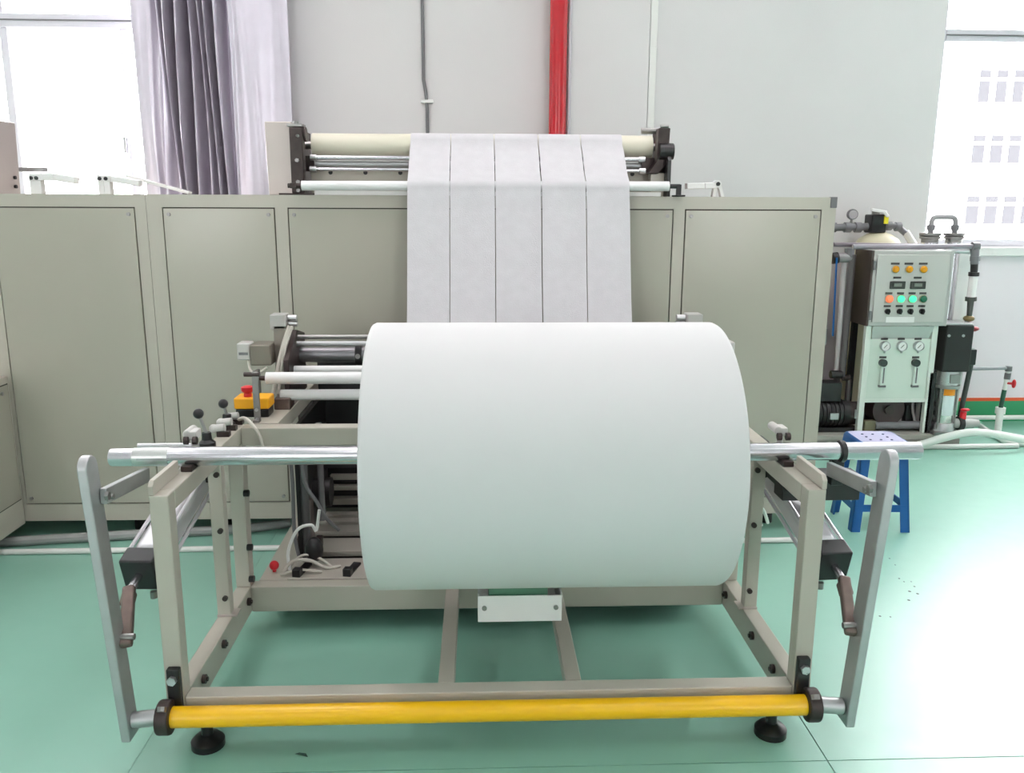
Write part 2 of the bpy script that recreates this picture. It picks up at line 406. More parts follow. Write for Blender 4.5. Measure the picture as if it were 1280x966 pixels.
for bz in (1.69, 1.60, 1.565):
    MB().rod((-0.770, 3.785, bz), (-0.770, 3.772, bz), 0.009, 6).build('bolt', STEEL, tg)
# right end plate
MB().prism([(0.832, 3.80, ZT), (0.832, 4.16, ZT), (0.832, 4.16, 1.84), (0.832, 3.90, 1.84), (0.832, 3.80, 1.70)], (0.016, 0, 0)).build('end_plate', BLACK, tg, bevel=0.002)
MB().prism([(0.795, 3.84, 1.84), (0.847, 3.84, 1.84), (0.842, 3.84, 1.69), (0.80, 3.84, 1.645), (0.755, 3.84, 1.645), (0.79, 3.84, 1.70)], (0, 0.06, 0)).build('bearing_column', DARK, tg, bevel=0.004)
B(0.77, 0.832, 3.86, 3.90, ZT, 1.65).build('support_post', CREAM, tg, bevel=0.003)
MB().rod((0.80, 3.84, 1.74), (0.862, 3.84, 1.74), 0.035, 18).build('bearing', BLACK, tg)
MB().rod((0.745, 3.98, 1.838), (0.842, 3.98, 1.838), 0.014, 10).rod((0.835, 3.83, 1.845), (0.80, 3.83, 1.845), 0.007, 8).build('adjuster', STEEL, tg)
MB().rod((-0.735, 3.97, 1.765), (0.79, 3.97, 1.765), 0.052, 32).build('main_roller', CROLL, tg)
MB().rod((-0.78, 3.97, 1.765), (0.832, 3.97, 1.765), 0.018, 14).build('roller_axle', STEEL, tg)
MB().rod((-0.72, 3.90, 1.708), (0.75, 3.90, 1.708), 0.0105, 14).build('guide_rod', CHROME, tg)
MB().rod((-0.72, 3.92, 1.681), (0.74, 3.92, 1.681), 0.0145, 14).build('guide_rod', ALUD, tg)
MB().rod((-0.72, 3.88, 1.657), (0.73, 3.88, 1.657), 0.008, 14).build('guide_rod', CHROME, tg)
for rx in (-0.722, 0.735):
    for ry, rz in ((3.90, 1.708), (3.88, 1.657)):
        MB().rod((rx-0.014, ry, rz), (rx+0.014, ry, rz), 0.014, 12).build('rod_collar', ALU, tg)
    B(rx-0.06 if rx < 0 else rx, rx if rx < 0 else rx+0.10, 3.895, 3.915, 1.65, 1.715).build('rod_mount', DARK, tg)
cb = B(-0.742, 0.78, 3.93, 3.95, ZT, 1.672).build('cross_plate', CREAM, tg, bevel=0.002)
for hx in (-0.655, -0.50, -0.345, 0.70):
    MB().rod((hx, 3.932, 1.646), (hx, 3.927, 1.646), 0.0095, 14).build('hole', BLACK, cb)
MB().rod((-0.742, 3.715, 1.583), (0.822, 3.715, 1.588), 0.0205, 28).build('idler_roller', WROLL, tg)
MB().rod((-0.80, 3.715, 1.583), (-0.742, 3.715, 1.583), 0.010, 12).build('idler_axle', DARK, tg)
MB().rod((0.822, 3.715, 1.588), (0.87, 3.715, 1.588), 0.010, 12).build('idler_axle', BLACK, tg)
MB().box(0.855, 0.875, 3.705, 3.725, 1.545, 1.596).box(0.855, 0.892, 3.70, 3.80, ZT, ZT+0.007).build('idler_bracket', BLACK, tg, bevel=0.002)
MB().box(-0.79, -0.765, 3.705, 3.80, 1.572, 1.594).build('idler_bracket', DARK, tg, bevel=0.002)
B(-0.70, 0.80, 3.765, 3.785, ZT, ZT+0.018).build('white_strip', WHITE, tg, bevel=0.002)

# stainless covers standing on the cabinet
for (a, b, lab) in (((334, 152), (363, 243), 'plain stainless sheet cover standing left of the guide roller unit'),):
    x0 = P(a[0], 200, 3.865).x; x1 = -0.806
    MB().prism([(x0, 3.865, ZT), (x1, 3.865, ZT), (x1, 3.865, 1.856), (x0-0.004, 3.865, 1.856)], (0, 0.30, 0)).build('stainless_cover', STAIN, label=lab, cat='cover', bevel=0.004)
c2 = thing('stainless_cover', (-2.4, 3.95, ZT), 'stainless sheet cover at the left picture edge, standing on the cabinet', 'cover')
xa_, xb_ = P(26, 240, 4.10).x, P(15, 153, 4.10).x
MB().prism([(-2.60, 3.80, ZT), (xa_, 3.80, ZT), (xa_ + 0.01, 3.80, 1.862), (-2.60, 3.80, 1.875)], (0, 0.30, 0)).build('sheet', STAIN, c2, bevel=0.004)
for (bx, bz) in ((4.05, 1.62), (4.05, 1.58)): MB().rod((xa_ - 0.002, bx, bz), (xa_ + 0.012, bx, bz), 0.008, 8).build('bolt', BLACK, c2)
MB().bar((xa_ + 0.02, 3.97, 1.80), (xa_ + 0.02, 3.97, 1.70), 0.02, 0.02).build('handle', COND, c2, bevel=0.004)
gb0, gb1 = P(24, 212, 4.14), P(60, 212, 4.14)
B(gb0.x - 0.05, gb1.x, 4.105, 4.14, gb0.z - 0.01, gb0.z + 0.01).build('guide_bar', ALUD, c2, bevel=0.002)

def hold_down(pts, posts, label, th=0.03, w=0.05, m=WHITE):
    t = thing('hinge_arm', (pts[0][0], pts[0][1], ZT), label, 'hinged arm', group='white hinged arms on top of the cabinets')
    for x in posts: B(x-0.013, x+0.013, pts[0][1]-0.02, pts[0][1]+0.02, ZT, pts[0][2]+0.012).build('hinge_post', m, t, bevel=0.003)
    arm = MB()
    for a, b in zip(pts, pts[1:]): arm.bar(a, b, w, th)
    arm.build('arm', m, t, bevel=0.004)
    for x in posts: MB().rod((x, pts[0][1]-0.02, pts[0][2]-0.004), (x, pts[0][1]-0.03, pts[0][2]-0.004), 0.008, 10).build('pivot_bolt', BLACK, t)
    return t
def AX(x): return P(x, 230, 3.85).x
hold_down([(AX(40), 3.85, 1.616), (AX(70), 3.85, 1.618), (AX(97), 3.85, 1.602)], (AX(43.5), AX(50)), 'white hinged arm on the cabinet beside the left stainless cover', 0.03)
hold_down([(AX(124), 3.85, 1.615), (AX(142), 3.85, 1.610), (AX(176), 3.85, 1.592)], (AX(128.5), AX(136)), 'white hinged arm standing mid-way between left cover and curtain', 0.026)
MB().bar((P(160, 223, 3.92).x, 3.92, 1.625), (P(238, 241, 3.92).x, 3.92, 1.553), 0.05, 0.012).build('guide_plate', WHITE, bevel=0.002, label='sloping white plate resting on the cabinet top under the curtain', cat='plate')
t = hold_down([(1.075, 3.86, 1.598), (1.01, 3.86, 1.594), (0.93, 3.86, 1.592)], (), 'white hinged arm on the cabinet right of the guide roller unit', 0.026)
MB().bar((1.062, 3.86, 1.60), (1.056, 3.86, ZT), 0.014, 0.03, (0,1,0)).bar((1.078, 3.86, 1.60), (1.096, 3.86, ZT), 0.014, 0.03, (0,1,0)).build('hinge_post', WHITE, t)
MB().rod((1.068, 3.875, 1.602), (1.068, 3.835, 1.602), 0.017, 16).build('knuckle', WHITE, t)
MB().rod((1.068, 3.836, 1.602), (1.068, 3.828, 1.602), 0.009, 10).build('pivot_bolt', BLACK, t)

# ================================================================== FABRIC STRIPS
def strips():
    path = [(4.10, 1.56), (4.06, 1.66), (4.03, 1.752)]
    for k in range(9):
        a = math.radians(12 + k * 20); path.append((3.97 + 0.0545*math.cos(a), 1.765 + 0.0545*math.sin(a)))
    path += [(3.86, 1.735), (3.76, 1.64), (3.704, 1.607), (3.693, 1.592), (3.692, 1.580), (3.690, 1.56), (3.66, 1.46), (3.62, 1.30), (3.57, 1.12), (3.52, 0.98), (3.47, 0.87)]
    # resample
    pp = [Vector((0, a, b)) for a, b in path]
    X0, X1 = -0.297, 0.650
    fr = [0, 0.190, 0.393, 0.601, 0.802, 1.0]
    labs = ['leftmost white nonwoven fabric strip hanging from the cream roller', 'second white fabric strip from the left over the cream roller',
            'middle white fabric strip of the five hanging over the cream roller', 'fourth white fabric strip from the left over the cream roller',
            'rightmost white fabric strip hanging from the cream roller']
    for i in range(5):
        a = X0 + (X1-X0)*fr[i]; b = X0 + (X1-X0)*fr[i+1]
        ga = 0.0028 if i in (2, 3) else 0.0016
        m = MB(); nx = 6; vs = []
        for j, p in enumerate(pp):
            s = 1.0 + 0.004 * max(0, (1.56 - p.z))
            for k in range(nx+1):
                x = a + ga/2 + (b-a-ga-0.001) * k / nx
                x = 0.17 + (x - 0.17) * s
                wv = 0.0018 * math.sin(k*1.3 + i*2 + j*0.9) if j > len(pp)-7 else 0
                vs.append((x, p.y + wv, p.z))
        n = nx+1
        m.add(vs, [(j*n+k, j*n+k+1, (j+1)*n+k+1, (j+1)*n+k) for j in range(len(pp)-1) for k in range(nx)])
        o = m.build('fabric_strip', FABRIC, ang=80, label=labs[i], cat='fabric strip', group='white fabric strips hanging over the cream roller')
        sm = o.modifiers.new('thick', 'SOLIDIFY'); sm.thickness = 0.0016; sm.offset = 0; split(o)
strips()

# ================================================================== INFEED UNIT (behind the roll)
iu = thing('infeed_unit', (0.02, 3.3, 0), 'cream infeed frame of rollers and pneumatics between stand and cabinet', 'machine')
XA, XB = -0.800, 0.880
for s, x in ((0, XA), (1, XB)):
    a = x; b = x + 0.10 if s == 0 else x - 0.10
    B(min(a,b), max(a,b), 2.905, 3.72, 0.70, 0.757).build('side_rail', CREAM, iu, bevel=0.003)
    for fy in (3.05, 3.62): MB().rod(((a+b)/2, fy, 0.0), ((a+b)/2, fy, 0.10), 0.03, 14).build('foot', BLACK, iu)
    B(min(a,b), max(a,b), 2.905, 3.72, 0.10, 0.168).build('base_rail', CREAM, iu, bevel=0.003)
    B(min(a, b)+0.01, max(a,b)-0.02, 3.64, 3.72, 0.168, 0.70).build('rear_post', DARK, iu, bevel=0.003)
# black sheets added behind and beside the pit to give it its darkness
B(-0.70, 0.78, 3.66, 3.70, 0.168, 0.86).build('rear_dark_sheet', BLACK, iu)
B(-0.685, -0.67, 3.06, 3.64, 0.20, 0.70).build('side_dark_sheet', BLACK, iu)
# floor tray bars
for k, (y0, y1) in enumerate(((2.905, 3.085), (3.15, 3.29), (3.36, 3.44), (3.475, 3.525), (3.56, 3.60))):
    B(-0.70, 0.78, y0, y1, 0.150, 0.172).build('tray_bar', mat('tray_paint', (176, 170, 160), 0.4), iu, bevel=0.002)
B(-0.70, 0.78, 2.905, 3.65, 0.105, 0.125).build('tray_bottom', DARK, iu)
for (ya, yb, Yb) in ((624, 631, 3.615), (608, 613, 3.625), (594, 600, 3.635), (580, 583, 3.645)):
    za, zb_ = P(400, yb, Yb).z, P(400, ya, Yb).z
    B(-0.66, 0.74, Yb, 3.66, za, zb_).build('rear_bar', MATS['tray_paint'], iu)
for bx in (375, 438):
    p = P(bx, 718, 2.93)
    MB().bar((p.x-0.012, 2.92, 0.174), (p.x+0.012, 3.03, 0.174), 0.03, 0.012).bar((p.x-0.012, 2.915, 0.185), (p.x-0.006, 2.945, 0.185), 0.03, 0.03).build('tray_clip', BLACK, iu, bevel=0.002)
# side plates that carry the rollers
for s in (0, 1):
    f = (lambda x: x) if s == 0 else (lambda x: 0.08 - x)
    MB().prism([(f(-0.735), 3.18, 0.757), (f(-0.735), 3.50, 0.757), (f(-0.735), 3.50, 0.99), (f(-0.735), 3.36, 1.02), (f(-0.735), 3.18, 0.93)], (0.02 if s == 0 else -0.02, 0, 0)).build('side_plate', DARK, iu, bevel=0.003)
    B(min(f(-0.785), f(-0.735)), max(f(-0.785), f(-0.735)), 3.26, 3.31, 0.757, 1.05).build('upright', mat('grey_upright', (140, 132, 124), 0.45, 0.4), iu, bevel=0.003)
    x0, x1 = sorted((f(-0.797), f(-0.737)))
    B(x0, x1, 3.26, 3.33, 1.035, 1.092).build('sensor_head', mat('sensor_grey', (176, 174, 170), 0.45), iu, bevel=0.004)
    MB().rod((f(-0.735), 3.30, 1.075), (f(-0.702), 3.30, 1.075), 0.012, 12).rod((f(-0.735), 3.30, 1.052), (f(-0.70), 3.30, 1.052), 0.010, 12).build('sensor_plug', ALU, iu)
    MB().tube([(f(-0.72), 3.25, 1.05), (f(-0.745), 3.22, 0.97), (f(-0.765), 3.2, 0.88), (f(-0.78), 3.18, 0.80)], 0.008, 8, 4).tube([(f(-0.71), 3.25, 1.05), (f(-0.735), 3.22, 0.97), (f(-0.75), 3.2, 0.88), (f(-0.76), 3.18, 0.80)], 0.006, 8, 4).build('cable', mat('pale_cable', (196, 190, 180), 0.5), iu)
    x0, x1 = sorted((f(-0.865), f(-0.785)))
    B(x0, x1, 3.20, 3.30, 0.905, 0.985).build('motor_box', mat('gear_box_grey', (128, 122, 110), 0.45, 0.2), iu, bevel=0.006)
    x0, x1 = sorted((f(-0.915), f(-0.865)))
    bx = B(x0, x1, 3.21, 3.28, 0.925, 0.99).build('junction_box', mat('junction_grey', (190, 188, 184), 0.45), iu, bevel=0.006)
    B(x0+0.008, x1-0.008, 3.2085, 3.212, 0.945, 0.955).build('box_slot', COND, bx)
    MB().tube([(f(-0.875), 3.22, 0.925), (f(-0.865), 3.2, 0.89), (f(-0.84), 3.19, 0.875), (f(-0.80), 3.19, 0.90)], 0.005, 8, 4).build('cable', MATS['pale_cable'], iu)
# rollers
def roller(px0, y, Y, r, m, right=None, name='roller'):
    p = P(px0, y, Y); MB().rod((p.x, Y, p.z), ((right if right else 0.08 - p.x), Y, p.z), r, 24).build(name, m, iu); return p
roller(360, 421, 3.36, 0.009, STEEL, name='guide_rod')
roller(362, 429.5, 3.33, 0.0105, ALUD, name='guide_rod')
p = roller(372, 443, 3.40, 0.031, mat('dull_roller_steel', (148, 146, 150), 0.38, 0.85, vary=0.05, vscale=12), name='press_roller')
for cxp in (449,):
    q = P(cxp, 443, 3.40); MB().rod((q.x-0.012, 3.40, q.z), (q.x+0.012, 3.40, q.z), 0.044, 20).build('roller_collar', BLACK, iu); MB().rod((q.x, 3.352, q.z), (q.x, 3.36, q.z), 0.01, 10).build('collar_bolt', STEEL, iu)
roller(356, 462, 3.27, 0.0155, WROLL, name='idler_roller')
p1 = roller(333, 472.5, 3.12, 0.0225, WROLL, name='idler_roller')
p2 = roller(351, 493.5, 3.14, 0.0205, WROLL, name='idler_roller')
MB().rod((p1.x-0.035, 3.12, p1.z), (p1.x, 3.12, p1.z), 0.009, 12).rod((p1.x-0.05, 3.12, p1.z), (p1.x-0.035, 3.12, p1.z), 0.013, 6).build('idler_axle', DARK, iu)
B(-0.70, 0.78, 3.52, 3.54, 0.86, 0.91).build('scraper_plate', mat('scraper_grey', (150, 146, 140), 0.5), iu)
for sx in (-0.47,):
    B(sx-0.02, sx+0.02, 3.50, 3.52, 0.885, 0.90).build('scraper_clamp', BLACK, iu, bevel=0.002)
# front uprights carrying the front idlers
for s in (0, 1):
    f = (lambda x: x) if s == 0 else (lambda x: 0.08 - x)
    x0, x1 = sorted((f(p1.x-0.040), f(p1.x-0.026)))
    B(x0, x1, 2.99, 3.14, 0.757, 0.79).build('idler_foot', ALUD, iu, bevel=0.002)
    B(x0, x1, 3.09, 3.14, 0.79, 0.905).build('idler_upright', STEEL, iu, bevel=0.002)
    x0, x1 = sorted((f(-0.76), f(-0.70)))
    B(x0, x1, 3.10, 3.18, 0.757, 0.80).build('bearing_block', RUST, iu, bevel=0.004)
# motor, valves and cables down in the pit on the left
mx = -0.62
MB().rod((-0.70, 3.12, 0.225), (-0.655, 3.12, 0.225), 0.026, 16).rod((-0.655, 3.12, 0.225), (-0.628, 3.12, 0.225), 0.016, 16).rod((-0.628, 3.12, 0.225), (-0.608, 3.12, 0.225), 0.026, 16).build('drive_shaft', DARK, iu)
B(-0.668, -0.650, 3.13, 3.20, 0.172, 0.39).build('gear_bracket', mat('pit_bracket', (120, 112, 108), 0.5, 0.3), iu, bevel=0.004)
MB().rod((-0.69, 3.32, 0.36), (-0.60, 3.32, 0.36), 0.06, 20).build('drive_motor', BLACK, iu)
B(-0.66, -0.30, 3.35, 3.45, 0.45, 0.50).build('cross_beam', mat('pit_dark', (44, 42, 44), 0.5), iu, bevel=0.003)
B(-0.50, -0.24, 3.50, 3.58, 0.50, 0.62).build('valve_block', mat('valve_grey', (66, 64, 66), 0.4, 0.3), iu, bevel=0.005)
B(-0.37, -0.30, 3.492, 3.50, 0.565, 0.575).build('valve_plate', ALUD, iu)
MB().rod((-0.66, 3.08, 0.172), (-0.66, 3.08, 0.70), 0.018, 14).build('air_regulator', mat('regulator_grey', (96, 94, 96), 0.35, 0.2), iu)
MB().rod((-0.61, 3.16, 0.30), (-0.61, 3.16, 0.69), 0.012, 12).build('air_tube', mat('tube_grey', (110, 108, 110), 0.4), iu)
MB().ball((-0.62, 3.02, 0.235), 0.05, 16, (0.7, 0.7, 1.0)).build('air_filter', BLACKP, iu)
rb = P(343, 711, 2.97)
MB().ball((rb.x, 2.97, 0.196), 0.018, 14).rod((rb.x, 2.97, 0.172), (rb.x, 2.97, 0.19), 0.007, 8).build('knob', RED, iu, label='small red ball knob')
pc = MATS['pale_cable']
MB().tube([(-0.70, 2.96, 0.18), (-0.705, 2.97, 0.25), (-0.67, 2.98, 0.33), (-0.62, 2.99, 0.345), (-0.605, 3.0, 0.32), (-0.59, 3.0, 0.40)], 0.006, 8, 5).build('cable', WHITE, iu)
MB().tube([(-0.72, 2.95, 0.18), (-0.69, 2.96, 0.215), (-0.63, 2.97, 0.215), (-0.57, 2.98, 0.18), (-0.52, 3.0, 0.178)], 0.006, 8, 5).tube([(-0.71, 2.98, 0.178), (-0.66, 2.99, 0.225), (-0.6, 3.0, 0.21), (-0.55, 2.99, 0.178)], 0.005, 8, 5).tube([(-0.73, 2.93, 0.178), (-0.66, 2.945, 0.188), (-0.58, 2.95, 0.178)], 0.005, 8, 5).build('cable', pc, iu)
MB().tube([(-0.66, 3.04, 0.66), (-0.645, 3.03, 0.50), (-0.60, 3.02, 0.42), (-0.57, 3.02, 0.36), (-0.53, 3.05, 0.30)], 0.007, 8, 5).tube([(-0.70, 3.04, 0.70), (-0.69, 3.03, 0.5), (-0.69, 3.02, 0.30), (-0.67, 3.0, 0.2)], 0.007, 8, 5).build('cable', COND, iu)

# emergency stop
es = thing('emergency_stop', (-0.82, 3.06, 0.757), 'yellow emergency stop box with red mushroom button on the frame', 'emergency stop')
B(-0.868, -0.752, 2.985, 3.065, 0.757, 0.788).build('base', BLACKP, es, bevel=0.004)
B(-0.872, -0.748, 2.98, 3.07, 0.788, 0.829).build('cover', YELB, es, bevel=0.006)
MB().lathe([(0, 0), (0.014, 0), (0.014, 0.35), (0.019, 0.45), (0.0225, 0.62), (0.0215, 0.9), (0.012, 1), (0, 1)], (-0.828, 3.01, 0.829), (-0.828, 3.01, 0.868), 20).build('button', RED, es, label='red mushroom push button')
rod_b = thing('flat_upright', (-0.785, 2.93, 0.757), 'narrow steel upright standing in front of the yellow stop box', 'bracket')
B(-0.788, -0.766, 2.925, 2.935, 0.757, 0.935).build('plate', STEEL, rod_b, bevel=0.002)
MB().box(-0.788, -0.766, 2.905, 2.935, 0.757, 0.765).build('plate_foot', STEEL, rod_b, bevel=0.001)
MB().rod((-0.815, 2.93, 0.925), (-0.76, 2.93, 0.925), 0.008, 10).build('cross_pin', DARK, rod_b)
MB().rod((-0.777, 2.925, 0.765), (-0.777, 2.915, 0.765), 0.006, 8).rod((-0.777, 2.925, 0.80), (-0.777, 2.918, 0.80), 0.006, 8).build('bolt', ALU, rod_b)

# ================================================================== UNWIND STAND
st = thing('unwind_stand', (0.0375, 2.5, 0), 'cream steel unwind stand carrying the big white roll, yellow front bar', 'stand')
def mir(x, s): return x if s == 0 else 0.075 - x
def bx2(s, x0, x1, *r):
    a, b = sorted((mir(x0, s), mir(x1, s))); return B(a, b, *r)
B(-0.815, 0.890, 2.150, 2.203, 0.073, 0.169).build('front_rail', CREAM, st, bevel=0.004)
B(-0.815, 0.890, 2.845, 2.900, 0.073, 0.169).build('rear_rail', CREAM, st, bevel=0.004)
B(-0.815, 0.890, 2.845, 2.900, 0.690, 0.755).build('upper_rear_rail', CREAM, st, bevel=0.004)
for x0 in (-0.119, 0.246): B(x0, x0+0.047, 2.203, 2.845, 0.123, 0.168).build('cross_member', CREAM, st, bevel=0.003)
for s in (0, 1):
    bx2(s, -0.866, -0.816, 2.20, 2.90, 0.073, 0.169).build('side_rail', CREAM, st, bevel=0.004)
    bx2(s, -0.866, -0.815, 2.150, 2.20, 0.073, 0.755).build('front_post', CREAM, st, bevel=0.004)
    bx2(s, -0.866, -0.815, 2.845, 2.90, 0.169, 0.700).build('rear_post', CREAM, st, bevel=0.004)
    bx2(s, -0.866, -0.822, 2.625, 2.665, 0.169, 0.700).build('middle_post', CREAM, st, bevel=0.004)
    bx2(s, -0.866, -0.800, 2.62, 2.67, 0.169, 0.176).build('weld_plate', STAIN, st, bevel=0.001)
    # top rail, with the raised outer lip in front of the shaft
    tr = bx2(s, -0.866, -0.815, 2.1995, 2.90, 0.700, 0.755).build('top_rail', CREAM, st, bevel=0.004)
    xo = mir(-0.866, s); dx = 0.014 if s == 0 else -0.014
    MB().prism([(xo, 2.150, 0.755), (xo, 2.345, 0.755), (xo, 2.345, 0.793), (xo, 2.165, 0.793), (xo, 2.150, 0.780)], (dx, 0, 0)).build('lip', CREAM, tr, bevel=0.002)
    # shaft seat: two jaws that cradle the shaft
    sd = MB(); xa, xb = sorted((mir(-0.850, s), mir(-0.818, s)))
    sd.prism([(xa, 2.352, 0.755), (xa, 2.448, 0.755), (xa, 2.448, 0.772), (xa, 2.4265, 0.772), (xa, 2.415, 0.7605), (xa, 2.40, 0.7575), (xa, 2.385, 0.7605), (xa, 2.3735, 0.772), (xa, 2.352, 0.772)], (xb-xa, 0, 0))
    sd.build('shaft_seat', DARK, st, bevel=0.002)
    cl = MB(); xa, xb = sorted((mir(-0.862, s), mir(-0.832, s)))
    cl.bar((xa, 2.475, 0.835), (xb, 2.475, 0.835), 0.05, 0.026).rod((xa+0.002, 2.45, 0.839), (xa+0.002, 2.52, 0.839), 0.013, 12)
    cl.rod(((xa+xb)/2, 2.475, 0.755), ((xa+xb)/2, 2.475, 0.825), 0.010, 10)
    cl.build('shaft_clamp', MATS['junction_grey'], st, bevel=0.004)
    for bxp in (xa+0.002, xb-0.002): MB().rod((bxp-0.006, 2.443, 0.823), (bxp+0.006, 2.443, 0.823), 0.012, 10).build('clamp_bolt', DARK, st)
    # levelling feet
    for fx, fy in ((-0.771, 2.178),):
        g = MB(); x = mir(fx, s)
        g.lathe([(0, 0), (0.046, 0), (0.046, 0.25), (0.034, 0.42), (0.016, 0.5), (0.016, 1), (0, 1)], (x, fy, 0), (x, fy, 0.075), 24)
        g.build('foot', BLACKP, st)
    # bolt plugs on the inner faces
    for (yy, zz) in ((2.30, 0.135), (2.50, 0.137), (2.80, 0.135)):
        x = mir(-0.815, s); d = 0.010 if s == 0 else -0.010
        MB().rod((x, yy, zz), (x + d, yy, zz), 0.014, 12).rod((x+d, yy, zz), (x+d*1.6, yy, zz), 0.007, 6).build('bolt', DARK, st)
    for zz in (0.20, 0.32, 0.52, 0.65):
        MB().rod((mir(-0.818, s), 2.846, zz), (mir(-0.818, s) + (0.018 if s == 0 else -0.018), 2.846, zz), 0.012, 10).build('bolt', BLACK, st)
    for zz in (0.235, 0.47, 0.66):
        MB().rod((mir(-0.836, s), 2.627, zz), (mir(-0.836, s), 2.616, zz), 0.009, 10).build('bolt', DARK, st)
    # pillow block with bearing
    pb = MB(); xa, xb = sorted((mir(-0.853, s), mir(-0.818, s)))
    pb.box(xa, xb, 2.128, 2.150, 0.10, 0.265)
    pbo = pb.build('pillow_block', BLACK, st, bevel=0.004)
    MB().rod((mir(-0.872, s), 2.105, 0.138), (mir(-0.835, s), 2.105, 0.138), 0.047, 26).build('bearing', DARK, pbo, bevel=0.006)
    MB().rod((mir(-0.836, s), 2.128, 0.235), (mir(-0.836, s), 2.117, 0.235), 0.013, 6).build('bolt', ALU, pbo)
    MB().rod((mir(-0.85, s), 2.07, 0.176), (mir(-0.85, s), 2.078, 0.186), 0.012, 8).build('grease_nipple', STEEL, pbo)
    # stub axle and lever arm
    ax = mir(-0.872, s); ex = mir(-0.940, s)
    MB().rod((ax, 2.105, 0.138), (ex, 2.105, 0.132), 0.0225, 20).build('stub_axle', ALUD, st)
    xb_, xt_ = (-0.952, -0.985) if s == 0 else (1.030, 1.072)
    poly = []
    hw = 0.033; ya, yt = 2.105, 2.085; z0, z1 = 0.085, 0.885
    for k in range(9):
        a = math.pi * k / 8; poly.append((yt - hw*math.cos(a), z1 - hw + hw*math.sin(a)))
    poly += [(ya + hw, z0), (ya - hw, z0)]
    arm = MB()
    def ax_(z): return xb_ + (xt_ - xb_) * (z - z0) / (z1 - z0)
    n = len(poly)
    vs = [(ax_(z) - 0.0125, y, z) for y, z in poly] + [(ax_(z) + 0.0125, y, z) for y, z in poly]
    arm.add(vs, [tuple(range(n)), tuple(range(2*n-1, n-1, -1))] + [(i, (i+1) % n, n+(i+1) % n, n+i) for i in range(n)])
    la = arm.build('lever_arm', ALUD, st, bevel=0.004)
    sg = 1 if s == 0 else -1
    xi = ax_(0.775) + sg*0.022
    MB().bar((xi, 2.100, 0.772), (xi + sg*0.004, 2.375, 0.742), 0.018, 0.042).build('catch_bar', ALUD, la, bevel=0.003)
    MB().rod((xi + sg*0.009, 2.095, 0.775), (xi + sg*0.018, 2.095, 0.775), 0.012, 6).rod((xi + sg*0.009, 2.12, 0.765), (xi + sg*0.018, 2.12, 0.765), 0.008, 6).build('catch_bolt', STEEL, la)
    MB().rod((ax_(0.13) - sg*0.0125, 2.105, 0.132), (ax_(0.13) - sg*0.021, 2.105, 0.132), 0.009, 6).build('pivot_bolt', DARK, la)
    # air cylinder that swings the lever
    cxs = mir(-0.970, s); c0 = V(cxs, 2.36, 0.480); c1 = V(mir(-0.945, s), 2.80, 0.612)
    dirv = (c1 - c0).normalized()
    ac = MB(); ac.bar(c0, c1, 0.092, 0.088); aco = ac.build('air_cylinder', CYL, st, bevel=0.030, seg=5)
    MB().bar(c0 - dirv*0.062, c0 + dirv*0.004, 0.098, 0.105).build('end_cap', BLACK, aco, bevel=0.006)
    MB().bar(c1 - dirv*0.004, c1 + dirv*0.05, 0.09, 0.09).build('end_cap', BLACK, aco, bevel=0.006)
    for a_, b_ in ((-1,-1),(1,-1),(1,1),(-1,1)):
        u_ = V(0,0,1) - dirv * dirv.z; u_.normalize(); r_ = dirv.cross(u_)
        o_ = r_*(0.044*a_) + u_*(0.042*b_)
        MB().rod(c0 + o_, c1 + o_, 0.006, 8).build('tie_rod', CYL, aco)
    tip = c0 - dirv*0.13
    MB().rod(c0 - dirv*0.06, tip, 0.012, 14).build('piston_rod', CHROME, aco)
    pin = V(ax_(0.38) + sg*0.028, 2.105, 0.378)
    top = tip - dirv*0.004
    cv = MB(); cv.bar(top + V(0, 0.01, 0.016), pin + V(0, -0.012, -0.022), 0.026, 0.034, (1, 0, 0)).bar(top + V(0.0, 0.014, 0.0), top + V(0, -0.02, -0.03), 0.034, 0.036, (1,0,0))
    cv.build('clevis', RUST, aco, bevel=0.008)
    MB().rod(pin + V(sg*0.02, 0, 0), pin - V(sg*0.05, 0, 0), 0.009, 10).build('clevis_pin', STEEL, aco)
    # mount that hangs the cylinder under the top rail
    bx2(s, -0.905, -0.866, 2.72, 2.80, 0.60, 0.73).build('cylinder_mount', BLACK, st, bevel=0.004)
    MB().rod((mir(-0.935, s), 2.30, 0.415), (mir(-0.935, s), 2.30, 0.395), 0.010, 10).build('air_fitting', STEEL, st)
# torsion bar
MB().rod((-0.836, 2.105, 0.138), (0.911, 2.105, 0.138), 0.0285, 28).build('torsion_bar', YEL, st, label='long yellow round bar')
# white sensor bracket under the roll
sbk = MB(); sbk.box(-0.005, 0.247, 2.340, 2.344, 0.282, 0.366)
sb_ = sbk.build('sensor_bracket', WHITE, st, bevel=0.002, label='white folded bracket below the roll')
B(-0.005, -0.001, 2.344, 2.75, 0.282, 0.372).build('bracket_flange', WHITE, sb_)
B(0.243, 0.247, 2.344, 2.75, 0.282, 0.372).build('bracket_flange', WHITE, sb_)
B(-0.001, 0.243, 2.344, 2.75, 0.282, 0.286).build('bracket_floor', WHITE, sb_)
for x in (0.015, 0.229): MB().rod((x, 2.340, 0.328), (x, 2.335, 0.328), 0.0075, 10).build('screw', STEEL, sb_)
B(0.028, 0.205, 2.352, 2.50, 0.286, 0.397).build('edge_sensor', mat('sensor_green', (84, 128, 104), 0.4), st, bevel=0.003)
B(0.06, 0.18, 2.75, 2.80, 0.20, 0.31).build('bracket_post', DARK, st)
B(0.0, 0.24, 2.70, 2.75, 0.286, 0.31).build('bracket_tie', DARK, st)
B(0.06, 0.18, 2.80, 2.86, 0.169, 0.21).build('bracket_foot', DARK, st)
